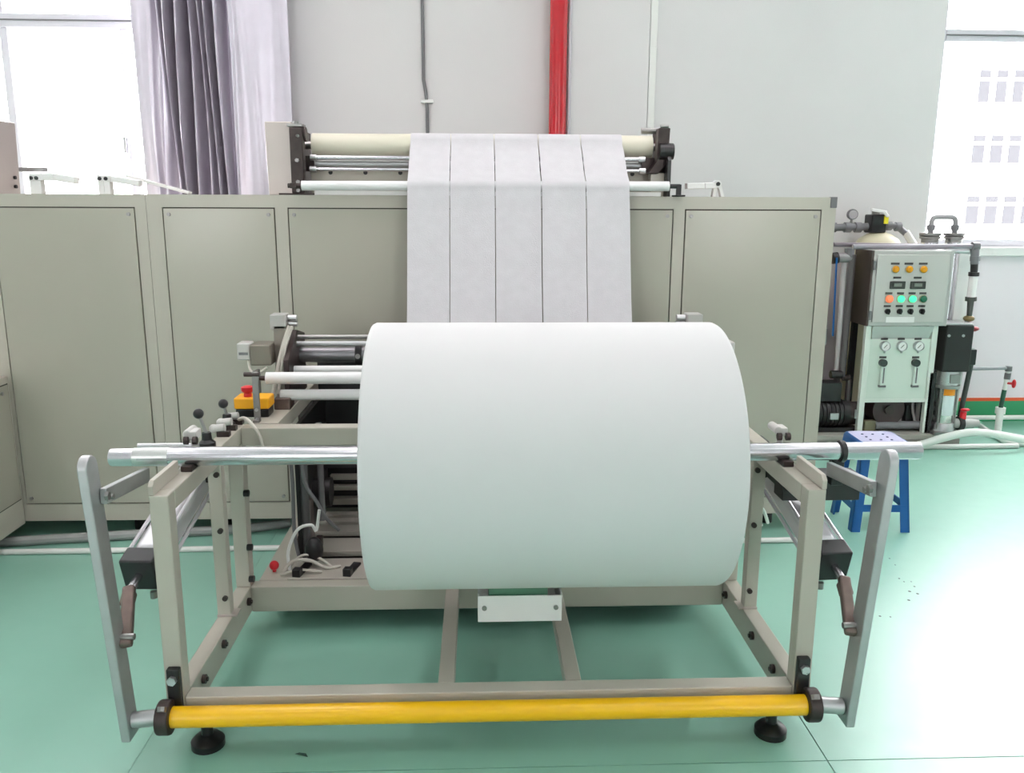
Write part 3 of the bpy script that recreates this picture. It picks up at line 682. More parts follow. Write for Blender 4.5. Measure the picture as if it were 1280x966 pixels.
# clamp levers with black ball handles, knobs on the left top rail
for (bxp, byp, tx, ty, Y) in ((256, 548, 248, 517, 2.62), (277, 523, 279, 504.5, 2.86)):
    a = V(-0.857 if Y < 2.7 else -0.862, Y, 0.755); top = P(tx, ty, Y)
    lv = MB().lathe([(0, 0), (0.026, 0), (0.026, 0.3), (0.016, 0.5), (0.014, 1), (0, 1)], a, a + V(0, 0, 0.045), 16).build('clamp_lever', BLACK, st)
    MB().rod(a + V(0, 0, 0.04), top, 0.0055, 10).build('lever_rod', STEEL, lv)
    MB().ball(top, 0.0165, 16).build('ball_handle', BLACKP, lv)
for (kx, ky, Y) in ((262, 545, 2.74), (276, 531, 2.82), (287, 521, 2.90)):
    q = P(kx, ky, Y)
    MB().rod((-0.835, Y, 0.785), (-0.872, Y, 0.781), 0.013, 14).ball((-0.872, Y, 0.781), 0.015, 12).build('air_fitting', MATS['junction_grey'], st)
    B(-0.86, -0.82, Y-0.012, Y+0.012, 0.755, 0.772).build('fitting_base', DARK, st)
MB().tube([(-0.83, 2.885, 0.775), (-0.80, 2.86, 0.785), (-0.765, 2.835, 0.76), (-0.745, 2.832, 0.72), (-0.738, 2.838, 0.66)], 0.006, 8, 5).build('air_hose', MATS['pale_cable'], st)
MB().tube([(-0.80, 2.70, 0.70), (-0.77, 2.74, 0.675), (-0.74, 2.79, 0.655), (-0.72, 2.83, 0.66)], 0.004, 8, 5).build('air_hose', BLACK, st)
MB().tube([(0.905, 2.68, 0.50), (0.95, 2.75, 0.49), (1.0, 2.80, 0.46), (1.03, 2.82, 0.40)], 0.006, 8, 5).tube([(0.905, 2.68, 0.46), (0.95, 2.75, 0.45), (1.0, 2.80, 0.40)], 0.006, 8, 5).build('air_hose', WHOSE, st)
MB().rod((-1.02, 2.49, 0.795), (-0.84, 2.49, 0.795), 0.007, 10).build('stop_rod', ALU, st)
# dark brake block on the right lever side
q0 = P(1003, 622, 2.50); q1 = P(1072, 590, 2.50)
B(0.942, q1.x, 2.47, 2.55, q0.z, q1.z).build('brake_block', BLACK, st, bevel=0.004)
B(0.9405, 0.96, 2.47, 2.70, 0.64, 0.70).build('brake_mount', BLACK, st)
q2 = P(1044, 600, 2.455)
MB().box(q2.x-0.020, q2.x+0.020, 2.44, 2.47, 0.665, 0.765).build('brake_strap', BLACKP, st, bevel=0.006)

# ================================================================== ROLL AND SHAFT
RC = V(0.0, 2.40, 0.788); RR = 0.3855
rl = thing('fabric_roll', (0.1925, 2.40, 0.40), 'huge white nonwoven fabric roll mounted on the steel shaft', 'fabric roll')
prof = [(0.041, 0.0), (RR-0.012, 0.0), (RR-0.004, 0.003), (RR, 0.011), (RR, 0.5), (RR, 0.989), (RR-0.004, 0.997), (RR-0.012, 1.0), (0.041, 1.0), (0.041, 0.0)]
MB().lathe(prof, (-0.302, 2.40, 0.788), (0.688, 2.40, 0.788), 160).build('wound_fabric', ROLLM, rl, ang=50)
core = [(0.0275, -0.004), (0.0405, -0.004), (0.0405, 1.004), (0.0275, 1.004), (0.0275, -0.004)]
MB().lathe(core, (-0.302, 2.40, 0.788), (0.688, 2.40, 0.788), 40).build('core_tube', mat('cardboard', (150, 118, 84), 0.8), rl)
sh = thing('roll_shaft', (0.13, 2.40, 0.761), 'polished steel shaft passing through the white roll, ends resting on the stand', 'shaft')
prof = [(0, 0), (0.0245, 0), (0.0265, 0.002), (0.0265, 0.998), (0.0245, 1), (0, 1)]
MB().lathe(prof, (-1.062, 2.40, 0.787), (1.322, 2.40, 0.7885), 40).build('bar', SHAFT, sh)
MB().rod((-0.995, 2.40, 0.787), (-0.995+0.10, 2.40, 0.787), 0.0269, 32).build('sleeve', mat('sleeve_alu', (196, 198, 196), 0.36, 0.9), sh)
for k in range(3):
    a = math.radians(60 + 120*k); o_ = V(0, math.cos(a)*0.0255, math.sin(a)*0.0255)
    MB().bar(V(-0.98, 2.40, 0.787)+o_, V(-0.31, 2.40, 0.787)+o_, 0.004, 0.006).build('expanding_key', ALUD, sh)
MB().rod((1.075, 2.40, 0.788), (1.092, 2.40, 0.788), 0.033, 28).build('collar', BLACKP, sh, bevel=0.003, label='black rubber collar')

# ================================================================== STOOL
so = thing('stool', (1.885, 3.81, 0), 'blue plastic stool standing behind the right lever arm', 'stool')
hx, hy, zt = 0.118, 0.118, 0.430
cx_, cy_ = 1.903, 3.845
yaw = math.radians(-3)
def SP(a, b, z): return V(cx_ + a*math.cos(yaw) - b*math.sin(yaw), cy_ + a*math.sin(yaw) + b*math.cos(yaw), z)
seat = MB(); ring = []
def rr(h, r, z, n=5):
    out = []
    for qx, qy, a0 in ((1,1,0),(-1,1,90),(-1,-1,180),(1,-1,270)):
        for k in range(n+1):
            a = math.radians(a0 + 90*k/n); out.append(SP(qx*(h-r) + r*math.cos(a), qy*(h-r) + r*math.sin(a), z))
    return out
rings = [rr(0.126, 0.03, zt-0.065), rr(0.121, 0.03, zt-0.012), rr(0.116, 0.03, zt-0.003), rr(0.106, 0.03, zt), rr(0.05, 0.03, zt-0.002)]
vs = sum(rings, []); n = len(rings[0]); fs = []
for j in range(4):
    for k in range(n): fs.append((j*n+k, j*n+(k+1) % n, (j+1)*n+(k+1) % n, (j+1)*n+k))
fs.append(tuple(range(4*n, 5*n)))
top_f = fs[3*n:]; fs = fs[:3*n]
MB().add([v + Vector((0, 0, 0.0004)) for v in vs], top_f).build('seat_top', mat('pale_lavender_plastic', (176, 176, 206), 0.4), so, label='pale lavender top face')  # top face in a paler lavender than the blue seat
seat.add(vs, fs); sob = seat.build('seat', BLUE, so, ang=50)
sm = sob.modifiers.new('thick', 'SOLIDIFY'); sm.thickness = 0.005; sm.offset = -1; split(sob)
for a in (-0.05, 0, 0.05):
    for b in (-0.05, 0, 0.05):
        if a or b: MB().rod(SP(a, b, zt-0.001), SP(a, b, zt+0.0012), 0.006, 10).build('seat_hole', mat('hole_navy', (16, 40, 90), 0.6), so)
feet = {}
for a in (-1, 1):
    for b in (-1, 1):
        t0 = SP(a*0.105, b*0.105, zt-0.02); f0 = SP(a*0.138, b*0.138, 0.0)
        leg = MB(); w = 0.042
        for (ua, ub, va, vb) in ((1, 0, 0, 1), (0, 1, 1, 0)):   # two flanges of an L section
            q = []
            for p_ in (f0, t0):
                i0 = p_; i1 = p_ - (SP(a*ua*w, b*ub*w, 0) - SP(0, 0, 0))
                th = SP(-a*va*0.006, -b*vb*0.006, 0) - SP(0, 0, 0)
                q += [i0, i1, i1 + th, i0 + th]
            leg.add(q, [(0,1,2,3),(4,5,6,7),(0,1,5,4),(1,2,6,5),(2,3,7,6),(3,0,4,7)])
        leg.build('leg', BLUE, so)
def lp(a, b, z): k = 0.138 - 0.033 * z / (zt-0.02); return SP(a*k, b*k, z)
for (a, b, c, d) in ((-1,-1,1,-1),(1,-1,1,1),(1,1,-1,1),(-1,1,-1,-1)):
    off = V(0, 0, 0)
    p_, q_ = lp(a*0.97, b*0.97, 0.115), lp(c*0.97, d*0.97, 0.115)
    MB().bar(p_, q_, 0.006, 0.034).build('stretcher', BLUE, so)

# ================================================================== WATER TREATMENT PLANT
YW = 5.20
sk = thing('skid_base', (2.55, 5.45, 0), 'low grey steel skid under the water treatment machine', 'skid')
B(2.02, 3.10, 5.16, 5.70, 0.045, 0.075).build('deck', mat('skid_grey', (168, 166, 158), 0.5), sk, bevel=0.003)
B(2.02, 3.10, 5.16, 5.20, 0.0, 0.045).build('runner', mat('skid_runner', (140, 138, 132), 0.5), sk)
B(2.02, 3.10, 5.66, 5.70, 0.0, 0.045).build('runner', MATS['skid_runner'], sk)
DZ = 0.075
# control stand
cs = thing('control_stand', (2.65, 5.3, DZ), 'pale steel control stand with lights, gauges and displays', 'control panel', )
def X_(x, y=430, Y=YW): return P(x, y, Y).x
def Z_(y, x=1120, Y=YW): return P(x, y, Y).z
xl, xr = X_(1078, 500), X_(1160, 500)
for x in (xl, xr):
    for y, lm in ((YW, MINT), (YW+0.19, BLACK)): B(x-0.018, x+0.018, y, y+0.035, DZ, Z_(318)).build('leg', lm, cs, bevel=0.003)  # rear legs black: the dark behind the stand is put into their colour
B(xl+0.018, xr-0.018, YW+0.005, YW+0.03, Z_(503), Z_(499)).build('rail', MINT, cs)
B(xl-0.018, xr+0.018, YW+0.26, YW+0.30, Z_(503), Z_(497)).build('rail', MINT, cs) if False else None
bx0, bx1 = xl-0.03, xr+0.055
ctl = B(bx0+0.012, bx1-0.012, YW-0.02, YW+0.22, Z_(407), Z_(313)).build('control_box', PANELG, cs, bevel=0.004)
B(bx0, bx0+0.012, YW-0.02, YW+0.22, Z_(407), Z_(313)).build('box_side', BROWN, ctl)
B(bx1-0.012, bx1, YW-0.02, YW+0.22, Z_(407), Z_(313)).build('box_side', PANELG, ctl)
B(bx0+0.03, bx1-0.03, YW-0.032, YW-0.019, Z_(402), Z_(318)).build('box_door', mat('door_grey', (190, 190, 186), 0.4, 0.2), ctl, bevel=0.003)
B(bx0+0.008, bx0+0.022, YW-0.036, YW-0.02, Z_(337), Z_(326)).build('hinge', COND, ctl)
B(bx0+0.008, bx0+0.022, YW-0.036, YW-0.02, Z_(399), Z_(388)).build('hinge', COND, ctl)
YD = YW-0.032
def lamp(x, y, m, r=0.023, name='indicator_lamp', lab=None):
    c = P(x, y, YD); b_ = MB().rod((c.x, YD, c.z), (c.x, YD-0.008, c.z), r*1.15, 18).build(name, mat('bezel', (180, 170, 140), 0.3, 0.6), cs)
    MB().lathe([(r, 0), (r, 0.4), (r*0.7, 0.85), (0, 1)], (c.x, YD-0.008, c.z), (c.x, YD-0.026, c.z), 18).build('lens', m, b_, label=lab)
def plate(x, y, w=11, h=2.5, Y=None, m=None):
    Y = Y if Y else YD
    a = P(x-w/2, y+h/2, Y); b_ = P(x+w/2, y-h/2, Y)
    B(a.x, b_.x, Y-0.002, Y, a.z, b_.z).build('name_plate', m or mat('plate_dark', (58, 56, 56), 0.6), cs)
AMB = mat('amber_lens', (220, 150, 20), 0.25); GRN = mat('green_lens_lit', (60, 220, 150), 0.3, emit=((70, 240, 165), 1.1)); GRD = mat('green_lens_off', (20, 96, 70), 0.3)
REDL = mat('red_lens_lit', (255, 90, 60), 0.3, emit=((255, 110, 70), 1.2))
for x in (1119, 1136, 1154): lamp(x, 336.5, AMB, 0.021, lab='amber lamp'); plate(x, 329.5)
for x, m, l in ((1111, REDL, 'red lit lamp'), (1125.5, GRN, 'green lit lamp'), (1140, GRN, 'green lit lamp'), (1153.5, GRD, 'dark green lamp')): lamp(x, 373.5, m, 0.022, lab=l); plate(x, 366.5, 9)
for x in (1109, 1124, 1137.5, 1152):
    c = P(x, 389, YD); MB().rod((c.x, YD, c.z), (c.x, YD-0.012, c.z), 0.017, 16).box(c.x-0.005, c.x+0.005, YD-0.026, YD-0.012, c.z-0.017, c.z+0.017).build('selector_switch', BLACKP, cs); plate(x, 382.5, 9)
for x in (1121.5, 1147):
    a = P(x-10, 361, YD); b_ = P(x+10, 351.5, YD)
    d_ = B(a.x, b_.x, YD-0.010, YD, a.z, b_.z).build('display', mat('display_body', (48, 50, 46), 0.4), cs, bevel=0.003)
    a = P(x-5, 358, YD); b_ = P(x+5, 354, YD)
    B(a.x, b_.x, YD-0.012, YD-0.0095, a.z, b_.z).build('screen', mat('lcd', (120, 126, 118), 0.3), d_); plate(x, 347, 10)
plate(1125, 399.5, 36, 7, m=WHITE)
# lower instrument panel
B(xl+0.018, xr-0.018, YW+0.012, YW+0.022, Z_(499), Z_(424)).build('instrument_panel', mat('panel_mint', (206, 218, 208), 0.35), cs)
MB().prism([(xl+0.018, YW-0.015, Z_(407)-0.002), (xr-0.018, YW-0.015, Z_(407)-0.002), (xr-0.03, YW+0.016, Z_(424)), (xl+0.03, YW+0.016, Z_(424))], (0, 0.006, 0)).build('panel_hood', PANELG, cs)
YP = YW+0.012
for x in (1105, 1126, 1147):
    c = P(x, 432, YP); g = MB().lathe([(0, 0), (0.030, 0), (0.033, 0.5), (0.030, 1), (0.027, 1), (0.027, 0.8), (0, 0.8)], (c.x, YP, c.z), (c.x, YP-0.03, c.z), 24).build('pressure_gauge', ALU, cs)
    MB().rod((c.x, YP-0.0245, c.z), (c.x, YP-0.0255, c.z), 0.026, 20).build('dial', WHITE, g)
    MB().bar((c.x-0.012, YP-0.0265, c.z-0.012), (c.x+0.008, YP-0.0265, c.z+0.010), 0.003, 0.002, (0,1,0)).build('needle', BLACKP, g)
    MB().rod((c.x+0.004, YP-0.01, c.z-0.03), (c.x+0.004, YP-0.01, c.z-0.045), 0.007, 8).build('stem', ALU, g)
    plate(x+0.5, 423.5, 9, 2.5, YP)
for x in (1102.5, 1143.5):
    a = P(x-4, 481, YP); b_ = P(x+4, 457, YP)
    fm = B(a.x, b_.x, YP-0.02, YP, a.z, b_.z).build('flow_meter', mat('acrylic_pale', (210, 222, 214), 0.1), cs, bevel=0.003)
    B((a.x+b_.x)/2-0.004, (a.x+b_.x)/2+0.004, YP-0.022, YP-0.0195, a.z+0.015, b_.z-0.01).build('scale', COND, fm)
    c = P(x, 453, YP); MB().rod((c.x, YP, c.z), (c.x, YP-0.028, c.z), 0.024, 16).build('valve_knob', mat('knob_dark', (50, 62, 58), 0.4), cs)
    B(a.x-0.006, b_.x+0.006, YP-0.024, YP, a.z-0.012, a.z).build('meter_end', COND, cs); plate(x+1, 446.5, 9, 2.5, YP)

# dark circulation pump and pipework under/left of the stand
pmp = thing('circulation_pump', (2.45, 5.45, DZ), 'black horizontal pump with motor on the skid behind the control stand', 'pump')
MB().rod((2.15, 5.30, 0.19), (2.40, 5.30, 0.19), 0.085, 24).build('motor', BLACK, pmp)
for k in range(8): MB().rod((2.16+0.028*k, 5.30, 0.19), (2.167+0.028*k, 5.30, 0.19), 0.093, 24).build('cooling_fin', BLACK, pmp)
MB().rod((2.40, 5.30, 0.19), (2.49, 5.30, 0.19), 0.075, 24).build('pump_head', DARK, pmp)
B(2.14, 2.46, 5.24, 5.36, DZ, 0.105).build('pump_foot', BLACK, pmp)
B(2.255, 2.31, 5.198, 5.208, 0.17, 0.21).build('rating_plate', ALUD, pmp)
B(2.425, 2.455, 5.215, 5.226, 0.17, 0.23).build('rating_plate', ALUD, pmp)
B(2.18, 2.34, 5.25, 5.36, 0.275, 0.40).build('terminal_box', BLACK, pmp, bevel=0.006)
bp_ = thing('booster_pump', (2.75, 5.34, DZ), 'dark round pump behind the hoses under the instrument panel', 'pump')
MB().rod((2.66, 5.25, 0.22), (2.66, 5.42, 0.22), 0.105, 24).build('pump_head', mat('dark_maroon_pump', (58, 40, 42), 0.4), bp_)
MB().rod((2.66, 5.235, 0.22), (2.66, 5.25, 0.22), 0.03, 16).build('shaft_cap', DARK, bp_)
B(2.58, 3.0, 5.40, 5.43, DZ, 0.40).build('dark_backing', BLACK, bp_)  # black board added to darken the space under the instrument panel
B(2.80, 3.0, 5.30, 5.40, DZ, 0.24).build('motor', BLACK, bp_, bevel=0.01)
fp = thing('floor_pipework', (2.75, 5.3, DZ), 'cluster of grey pipes and clear hoses under the instrument panel', 'pipework')
MB().rod((2.58, 5.26, 0.115), (3.02, 5.26, 0.115), 0.026, 14).build('pipe', GPIPE, fp)
MB().rod((2.74, 5.27, 0.14), (2.74, 5.27, 0.34), 0.014, 12).rod((2.88, 5.30, 0.075), (2.88, 5.30, 0.33), 0.014, 12).build('riser', mat('clear_hose', (150, 140, 140), 0.3), fp)
MB().tube([(2.60, 5.29, 0.33), (2.68, 5.27, 0.30), (2.74, 5.28, 0.22), (2.76, 5.28, 0.14)], 0.009, 8, 5).tube([(2.86, 5.30, 0.34), (2.83, 5.28, 0.24), (2.85, 5.27, 0.14)], 0.009, 8, 5).build('hose', MATS['clear_hose'], fp)
for zz in (0.16, 0.22, 0.28): MB().rod((2.93, 5.29, zz), (3.02, 5.29, zz), 0.014, 10).build('manifold', ALUD, fp)
B(2.50, 2.58, 5.235, 5.285, DZ, 0.15).build('elbow_block', mat('olive_block', (110, 108, 84), 0.5), fp, bevel=0.01)

# tanks
tk = thing('softener_tank', (2.60, 5.48, DZ), 'cream dome-topped water tank with black valve head behind the control box', 'tank')
tc = P(1097, 300, 5.62)
zdome = P(1097, 290, 5.61).z; R0 = (P(1129, 305, 5.61).x - P(1066, 305, 5.61).x)/2 * 0.97
H0 = zdome - DZ
MB().lathe([(0, 0), (R0*0.9, 0), (R0, 0.03), (R0, 0.88), (R0*0.93, 0.925), (R0*0.75, 0.965), (R0*0.45, 0.99), (R0*0.25, 1), (0, 1)], (tc.x, 5.61, DZ), (tc.x, 5.61, zdome), 32).build('vessel', TANKC, tk)
vh = P(1101, 290, 5.53)
B(vh.x-0.055, vh.x+0.045, 5.55, 5.67, zdome-0.004, zdome+0.115).build('valve_head', BLACKP, tk, bevel=0.01)
MB().bar((vh.x-0.06, 5.57, zdome+0.145), (vh.x+0.035, 5.55, zdome+0.128), 0.05, 0.02).bar((vh.x+0.02, 5.55, zdome+0.13), (vh.x+0.045, 5.54, zdome+0.10), 0.05, 0.02).build('lever', WHITE, tk, bevel=0.006)
B(vh.x-0.035, vh.x+0.0, 5.57, 5.61, zdome+0.115, zdome+0.135).build('lever_stem', STEEL, tk)
B(vh.x+0.022, vh.x+0.05, 5.542, 5.552, zdome+0.055, zdome+0.105).build('tag', mat('tag_yellow', (226, 214, 40), 0.5), tk)
MB().rod((vh.x-0.055, 5.61, zdome+0.035), (vh.x-0.30, 5.61, zdome+0.028), 0.024, 14).build('inlet_pipe', GPIPE, tk)
for ux in (-0.12, -0.19, -0.29): MB().rod((vh.x+ux-0.02, 5.61, zdome+0.03), (vh.x+ux+0.02, 5.61, zdome+0.03), 0.034, 14).build('union', GPIPE, tk)
gx = P(1065, 268, 5.60)
pg = MB().lathe([(0, 0), (0.033, 0), (0.036, 0.5), (0.033, 1), (0, 0.95)], (gx.x, 5.61, gx.z), (gx.x, 5.58, gx.z), 20).build('pressure_gauge', COND, tk)
MB().rod((gx.x, 5.58, gx.z), (gx.x, 5.578, gx.z), 0.028, 20).build('dial', mat('dial_grey', (176, 172, 176), 0.3), pg)
MB().rod((gx.x, 5.60, gx.z-0.034), (gx.x, 5.60, zdome+0.05), 0.009, 10).build('stem', STEEL, pg)
MB().tube([(vh.x+0.045, 5.61, zdome+0.04), (vh.x+0.14, 5.61, zdome+0.04), (vh.x+0.21, 5.61, zdome-0.01), (vh.x+0.27, 5.61, zdome-0.09)], 0.021, 12).build('outlet_pipe', GPIPE, tk)
for ux, dz_ in ((0.085, 0.04), (0.15, 0.035)): MB().rod((vh.x+ux-0.018, 5.61, zdome+dz_), (vh.x+ux+0.018, 5.61, zdome+dz_), 0.03, 14).build('union', GPIPE, tk)
MB().rod((vh.x+0.205, 5.608, zdome+0.0), (vh.x+0.27, 5.608, zdome-0.085), 0.0235, 12).build('elbow_sleeve', WPIPE, tk)
t2 = thing('filter_tank', (2.26, 5.52, DZ), 'olive cream filter tank half hidden behind the cabinet end', 'tank')
q = P(1040, 300, 5.50); zt2 = P(1042, 291, 5.5).z
MB().lathe([(0, 0), (0.12, 0), (0.135, 0.03), (0.135, 0.86), (0.12, 0.92), (0.08, 0.975), (0, 1)], (2.20, 5.60, DZ), (2.20, 5.60, zt2), 28).build('vessel', TANKY, t2)
B(2.215, 2.28, 5.40, 5.45, 0.62, 0.73).build('valve_block', mat('grey_valve', (132, 132, 132), 0.4), t2, bevel=0.008)
MB().rod((2.245, 5.40, 0.60), (2.245, 5.44, 0.60), 0.022, 12).build('drain_valve', STEEL, t2)
# pipes left of the stand
lpz = thing('riser_pipes', (2.36, 5.34, 0.6), 'grey and pale vertical pipes left of the control stand', 'pipework')
def R2(x0, y0, x1, y1, Y, r, m, n=12, name='pipe'):
    return MB().rod(P(x0, y0, Y), P(x1, y1, Y), r, n).build(name, m, lpz)
R2(1056, 320, 1046, 470, 5.36, 0.020, mat('pale_pipe', (186, 180, 182), 0.4))
R2(1066, 318, 1052, 470, 5.33, 0.022, mat('dark_pipe', (92, 86, 88), 0.4))
R2(1046, 322, 1066, 322, 5.34, 0.030, mat('union_grey', (150, 146, 148), 0.4), 16, 'union')
R2(1040, 323, 1047, 322, 5.34, 0.036, BLACK, 16, 'union')
R2(1046, 322, 1041, 420, 5.30, 0.006, BLUE, 8, 'blue_hose')
R2(1062, 322, 1062, 310, 5.34, 0.030, GPIPE, 14, 'elbow')
R2(1053, 472, 1062, 472, 5.33, 0.020, DARK, 12, 'elbow'); R2(1061, 474, 1057, 535, 5.33, 0.016, MATS['dark_pipe'])
R2(1046, 470, 1045, 490, 5.36, 0.020, MATS['dark_pipe']); R2(1044.5, 488, 1044, 498, 5.355, 0.022, RED, 12, 'red_valve')
R2(1038, 468, 1052, 468, 5.32, 0.026, BLACK, 14, 'union')
# level bottle
lb = P(1025, 516, 5.1)
MB().lathe([(0, 0), (0.04, 0), (0.04, 0.6), (0.02, 0.8), (0.02, 1), (0, 1)], (2.085, 5.215, DZ), (2.085, 5.215, 0.30), 18).build('bottle', mat('bottle_pale_yellow', (222, 206, 110), 0.35), label='pale yellow plastic bottle standing on the skid by the cabinet end', cat='bottle')

# upper header pipes
hp = thing('header_pipe', (2.8, 5.24, 1.2), 'grey header pipes running over the control box to the right elbow', 'pipework')
MB().tube([P(1042, 305.5, 5.36), P(1152, 307, 5.36)], 0.014, 12).build('pipe', mat('purple_grey_pipe', (128, 118, 126), 0.35), hp)
MB().tube([P(1066, 308.5, 5.24), P(1218, 308, 5.24)], 0.016, 14).build('pipe', mat('bright_grey_pipe', (150, 146, 154), 0.3), hp)
MB().tube([P(1182, 313, 5.30), P(1214, 314, 5.27)], 0.018, 14).build('pipe', ALU, hp)
el = P(1219, 310, 5.24)
MB().rod(P(1215, 308, 5.24), P(1223, 308, 5.24), 0.027, 14).rod(P(1219.5, 306, 5.24), P(1218, 330, 5.24), 0.025, 14).rod(P(1219, 320, 5.24), P(1218.6, 326, 5.24), 0.03, 14).build('elbow', GPIPE, hp)
ft = thing('flow_tube', (3.15, 5.24, 0.7), 'clear vertical flow tube with black unions right of the stainless housings', 'flow meter')
MB().rod(P(1218, 330, 5.24), P(1217.5, 340, 5.24), 0.022, 14).rod(P(1217.5, 340, 5.24), P(1217, 345, 5.24), 0.032, 14).build('upper_union', BLACK, ft)
MB().rod(P(1217, 345, 5.24), P(1214, 371, 5.24), 0.026, 18).build('tube', mat('pale_tube', (232, 228, 228), 0.15), ft)
MB().rod(P(1214, 368, 5.24), P(1213.8, 371.5, 5.24), 0.02, 14).build('float_ring', RED, ft)
MB().rod(P(1213.8, 371, 5.24), P(1213.5, 376, 5.24), 0.034, 14).rod(P(1213.5, 376, 5.24), P(1211.5, 396, 5.24), 0.02, 14, 0.016).build('lower_union', mat('dark_green_grey', (66, 70, 66), 0.4), ft)
MB().ball(P(1211, 398, 5.24), 0.03, 14, (1.2, 1, 0.7)).build('valve_body', mat('brass_dull', (120, 104, 70), 0.4, 0.6), ft)
MB().rod(P(1209, 400, 5.24), P(1207, 408, 5.24), 0.014, 10).build('valve_stem', GPIPE, ft)
MB().ball(P(1216, 411, 5.22), 0.022, 12, (1.9, 1, 0.8)).rod(P(1206, 410, 5.22), P(1216, 411, 5.22), 0.012, 10).build('valve_handle', mat('dark_red', (150, 44, 52), 0.4), ft)

# stainless membrane housings
def housing(x, lab, ybot, r, Y):
    tp = P(x, 297, Y)
    t = thing('membrane_housing', (tp.x, Y, DZ), lab, 'filter housing', group='stainless membrane housings')
    MB().rod((tp.x, Y, DZ), (tp.x, Y, tp.z-0.02), r, 26).build('cylinder', CHROME, t)
    MB().lathe([(0, 0), (r*1.02, 0), (r*1.02, 0.35), (r*1.25, 0.4), (r*1.25, 0.62), (r*1.05, 0.68), (r*1.3, 0.74), (r*1.3, 1), (0, 1)], (tp.x, Y, tp.z-0.03), (tp.x, Y, tp.z+0.03), 26).build('clamp_ring', STEEL, t)
    MB().rod((tp.x, Y, tp.z+0.03), (tp.x, Y, tp.z+0.075), 0.017, 12).rod((tp.x, Y, tp.z+0.055), (tp.x, Y, tp.z+0.08), 0.026, 12).build('neck', GPIPE, t)
    return tp
h1 = housing(1162.5, 'left stainless membrane housing with clamped top by the control box', 400, 0.05, 5.42)
h2 = housing(1192.5, 'right stainless membrane housing with clamped top before the window', 400, 0.05, 5.42)
ub = thing('u_pipe', (h1.x, 5.42, h1.z), 'grey inverted U pipe linking the two stainless housings', 'pipe')
zz = P(1178, 271, 5.42).z
MB().tube([(h1.x, 5.42, h1.z+0.0805), (h1.x, 5.42, zz-0.03), (h1.x+0.01, 5.42, zz-0.008), (h1.x+0.03, 5.42, zz), (h2.x-0.03, 5.42, zz), (h2.x-0.01, 5.42, zz-0.008), (h2.x, 5.42, zz-0.03), (h2.x, 5.42, h2.z+0.0805)], 0.0165, 12).build('bend', mat('pvc_mid_grey', (152, 150, 152), 0.35), ub)
for hx_ in (h1.x, h2.x): MB().rod((hx_, 5.42, zz-0.085), (hx_, 5.42, zz-0.06), 0.024, 12).build('union', GPIPE, ub)
wt = P(1203, 320, 5.36)
B(P(1195, 360, 5.34).x, P(1211, 360, 5.34).x, 5.34, 5.36, DZ, P(1203, 316, 5.34).z).build('white_column', WHITE, bevel=0.004, label='white flat column between stainless housing and clear flow tube', cat='column')

# vertical multistage pump
vp = thing('vertical_pump', (3.0, 5.25, DZ), 'tall stainless pump with square black motor and orange label', 'pump')
Yv = 5.22
a = P(1171, 463, Yv); b_ = P(1212, 405, Yv); bt = P(1207, 463, Yv)
mo = MB().prism([(a.x, Yv-0.06, a.z), (bt.x-0.01, Yv-0.06, a.z), (b_.x, Yv-0.06, P(1, 440, Yv).z), (b_.x, Yv-0.06, b_.z), (a.x+0.005, Yv-0.06, b_.z)], (0, 0.18, 0)).build('motor', BLACK, vp, bevel=0.008)
for sx in (1186, 1204): c = P(sx, 419.5, Yv-0.06); MB().rod((c.x, Yv-0.06, c.z), (c.x, Yv-0.066, c.z), 0.009, 10).build('screw', ALU, mo)
B(a.x+0.005, b_.x-0.005, Yv-0.05, Yv+0.11, b_.z, b_.z+0.012).build('motor_lid', ALU, vp, bevel=0.004)
tb = P(1207, 436, Yv); B(tb.x-0.03, tb.x+0.06, Yv-0.03, Yv+0.08, tb.z-0.10, tb.z).build('terminal_box', BLACKP, vp, bevel=0.005)
B(tb.x-0.03, tb.x+0.04, Yv-0.032, Yv+0.04, tb.z, tb.z+0.008).build('box_lid', ALUD, vp)
pc_ = P(1184, 475, Yv); px_ = pc_.x
MB().lathe([(0, 0), (0.062, 0), (0.066, 0.2), (0.062, 1), (0, 1)], (px_, Yv, P(1, 486, Yv).z), (px_, Yv, a.z), 24).build('pump_head', ALU, vp)
B(px_-0.02, px_+0.045, Yv-0.072, Yv-0.05, P(1, 482, Yv).z, P(1, 470, Yv).z).build('coupling_guard', STEEL, vp, bevel=0.004)
MB().lathe([(0, 0), (0.078, 0), (0.078, 1), (0, 1)], (px_, Yv, P(1, 489, Yv).z), (px_, Yv, P(1, 485, Yv).z), 24).build('flange', STEEL, vp)
MB().rod((px_, Yv, DZ+0.05), (px_, Yv, P(1, 488, Yv).z), 0.054, 28).build('stage_column', mat('mirror_stainless', (206, 210, 206), 0.22, 0.85), vp)
for an in (35, 145, 215, 325):
    ox, oy = 0.066*math.cos(math.radians(an)), 0.066*math.sin(math.radians(an)); MB().rod((px_+ox, Yv+oy, DZ+0.02), (px_+ox, Yv+oy, P(1, 487, Yv).z), 0.007, 8).build('tie_bolt', STEEL, vp)
lbm = MB(); zc0, zc1 = P(1, 498, Yv).z, P(1, 489.5, Yv).z
def arc(z0, z1, m, nm, lab):
    q = []; ks = 9
    for k in range(ks):
        an = math.radians(228 + 84*k/(ks-1)); q.append((px_ + 0.0555*math.cos(an), Yv + 0.0555*math.sin(an)))
    MB().add([(x, y, z0) for x, y in q] + [(x, y, z1) for x, y in q], [(k, k+1, ks+k+1, ks+k) for k in range(ks-1)]).build(nm, m, vp, label=lab)
arc(zc0, zc1, mat('orange_label', (242, 150, 20), 0.5), 'label', 'orange label')
arc(P(1, 524, Yv).z, zc0-0.004, mat('pale_label', (206, 222, 222), 0.4), 'label', 'pale label')
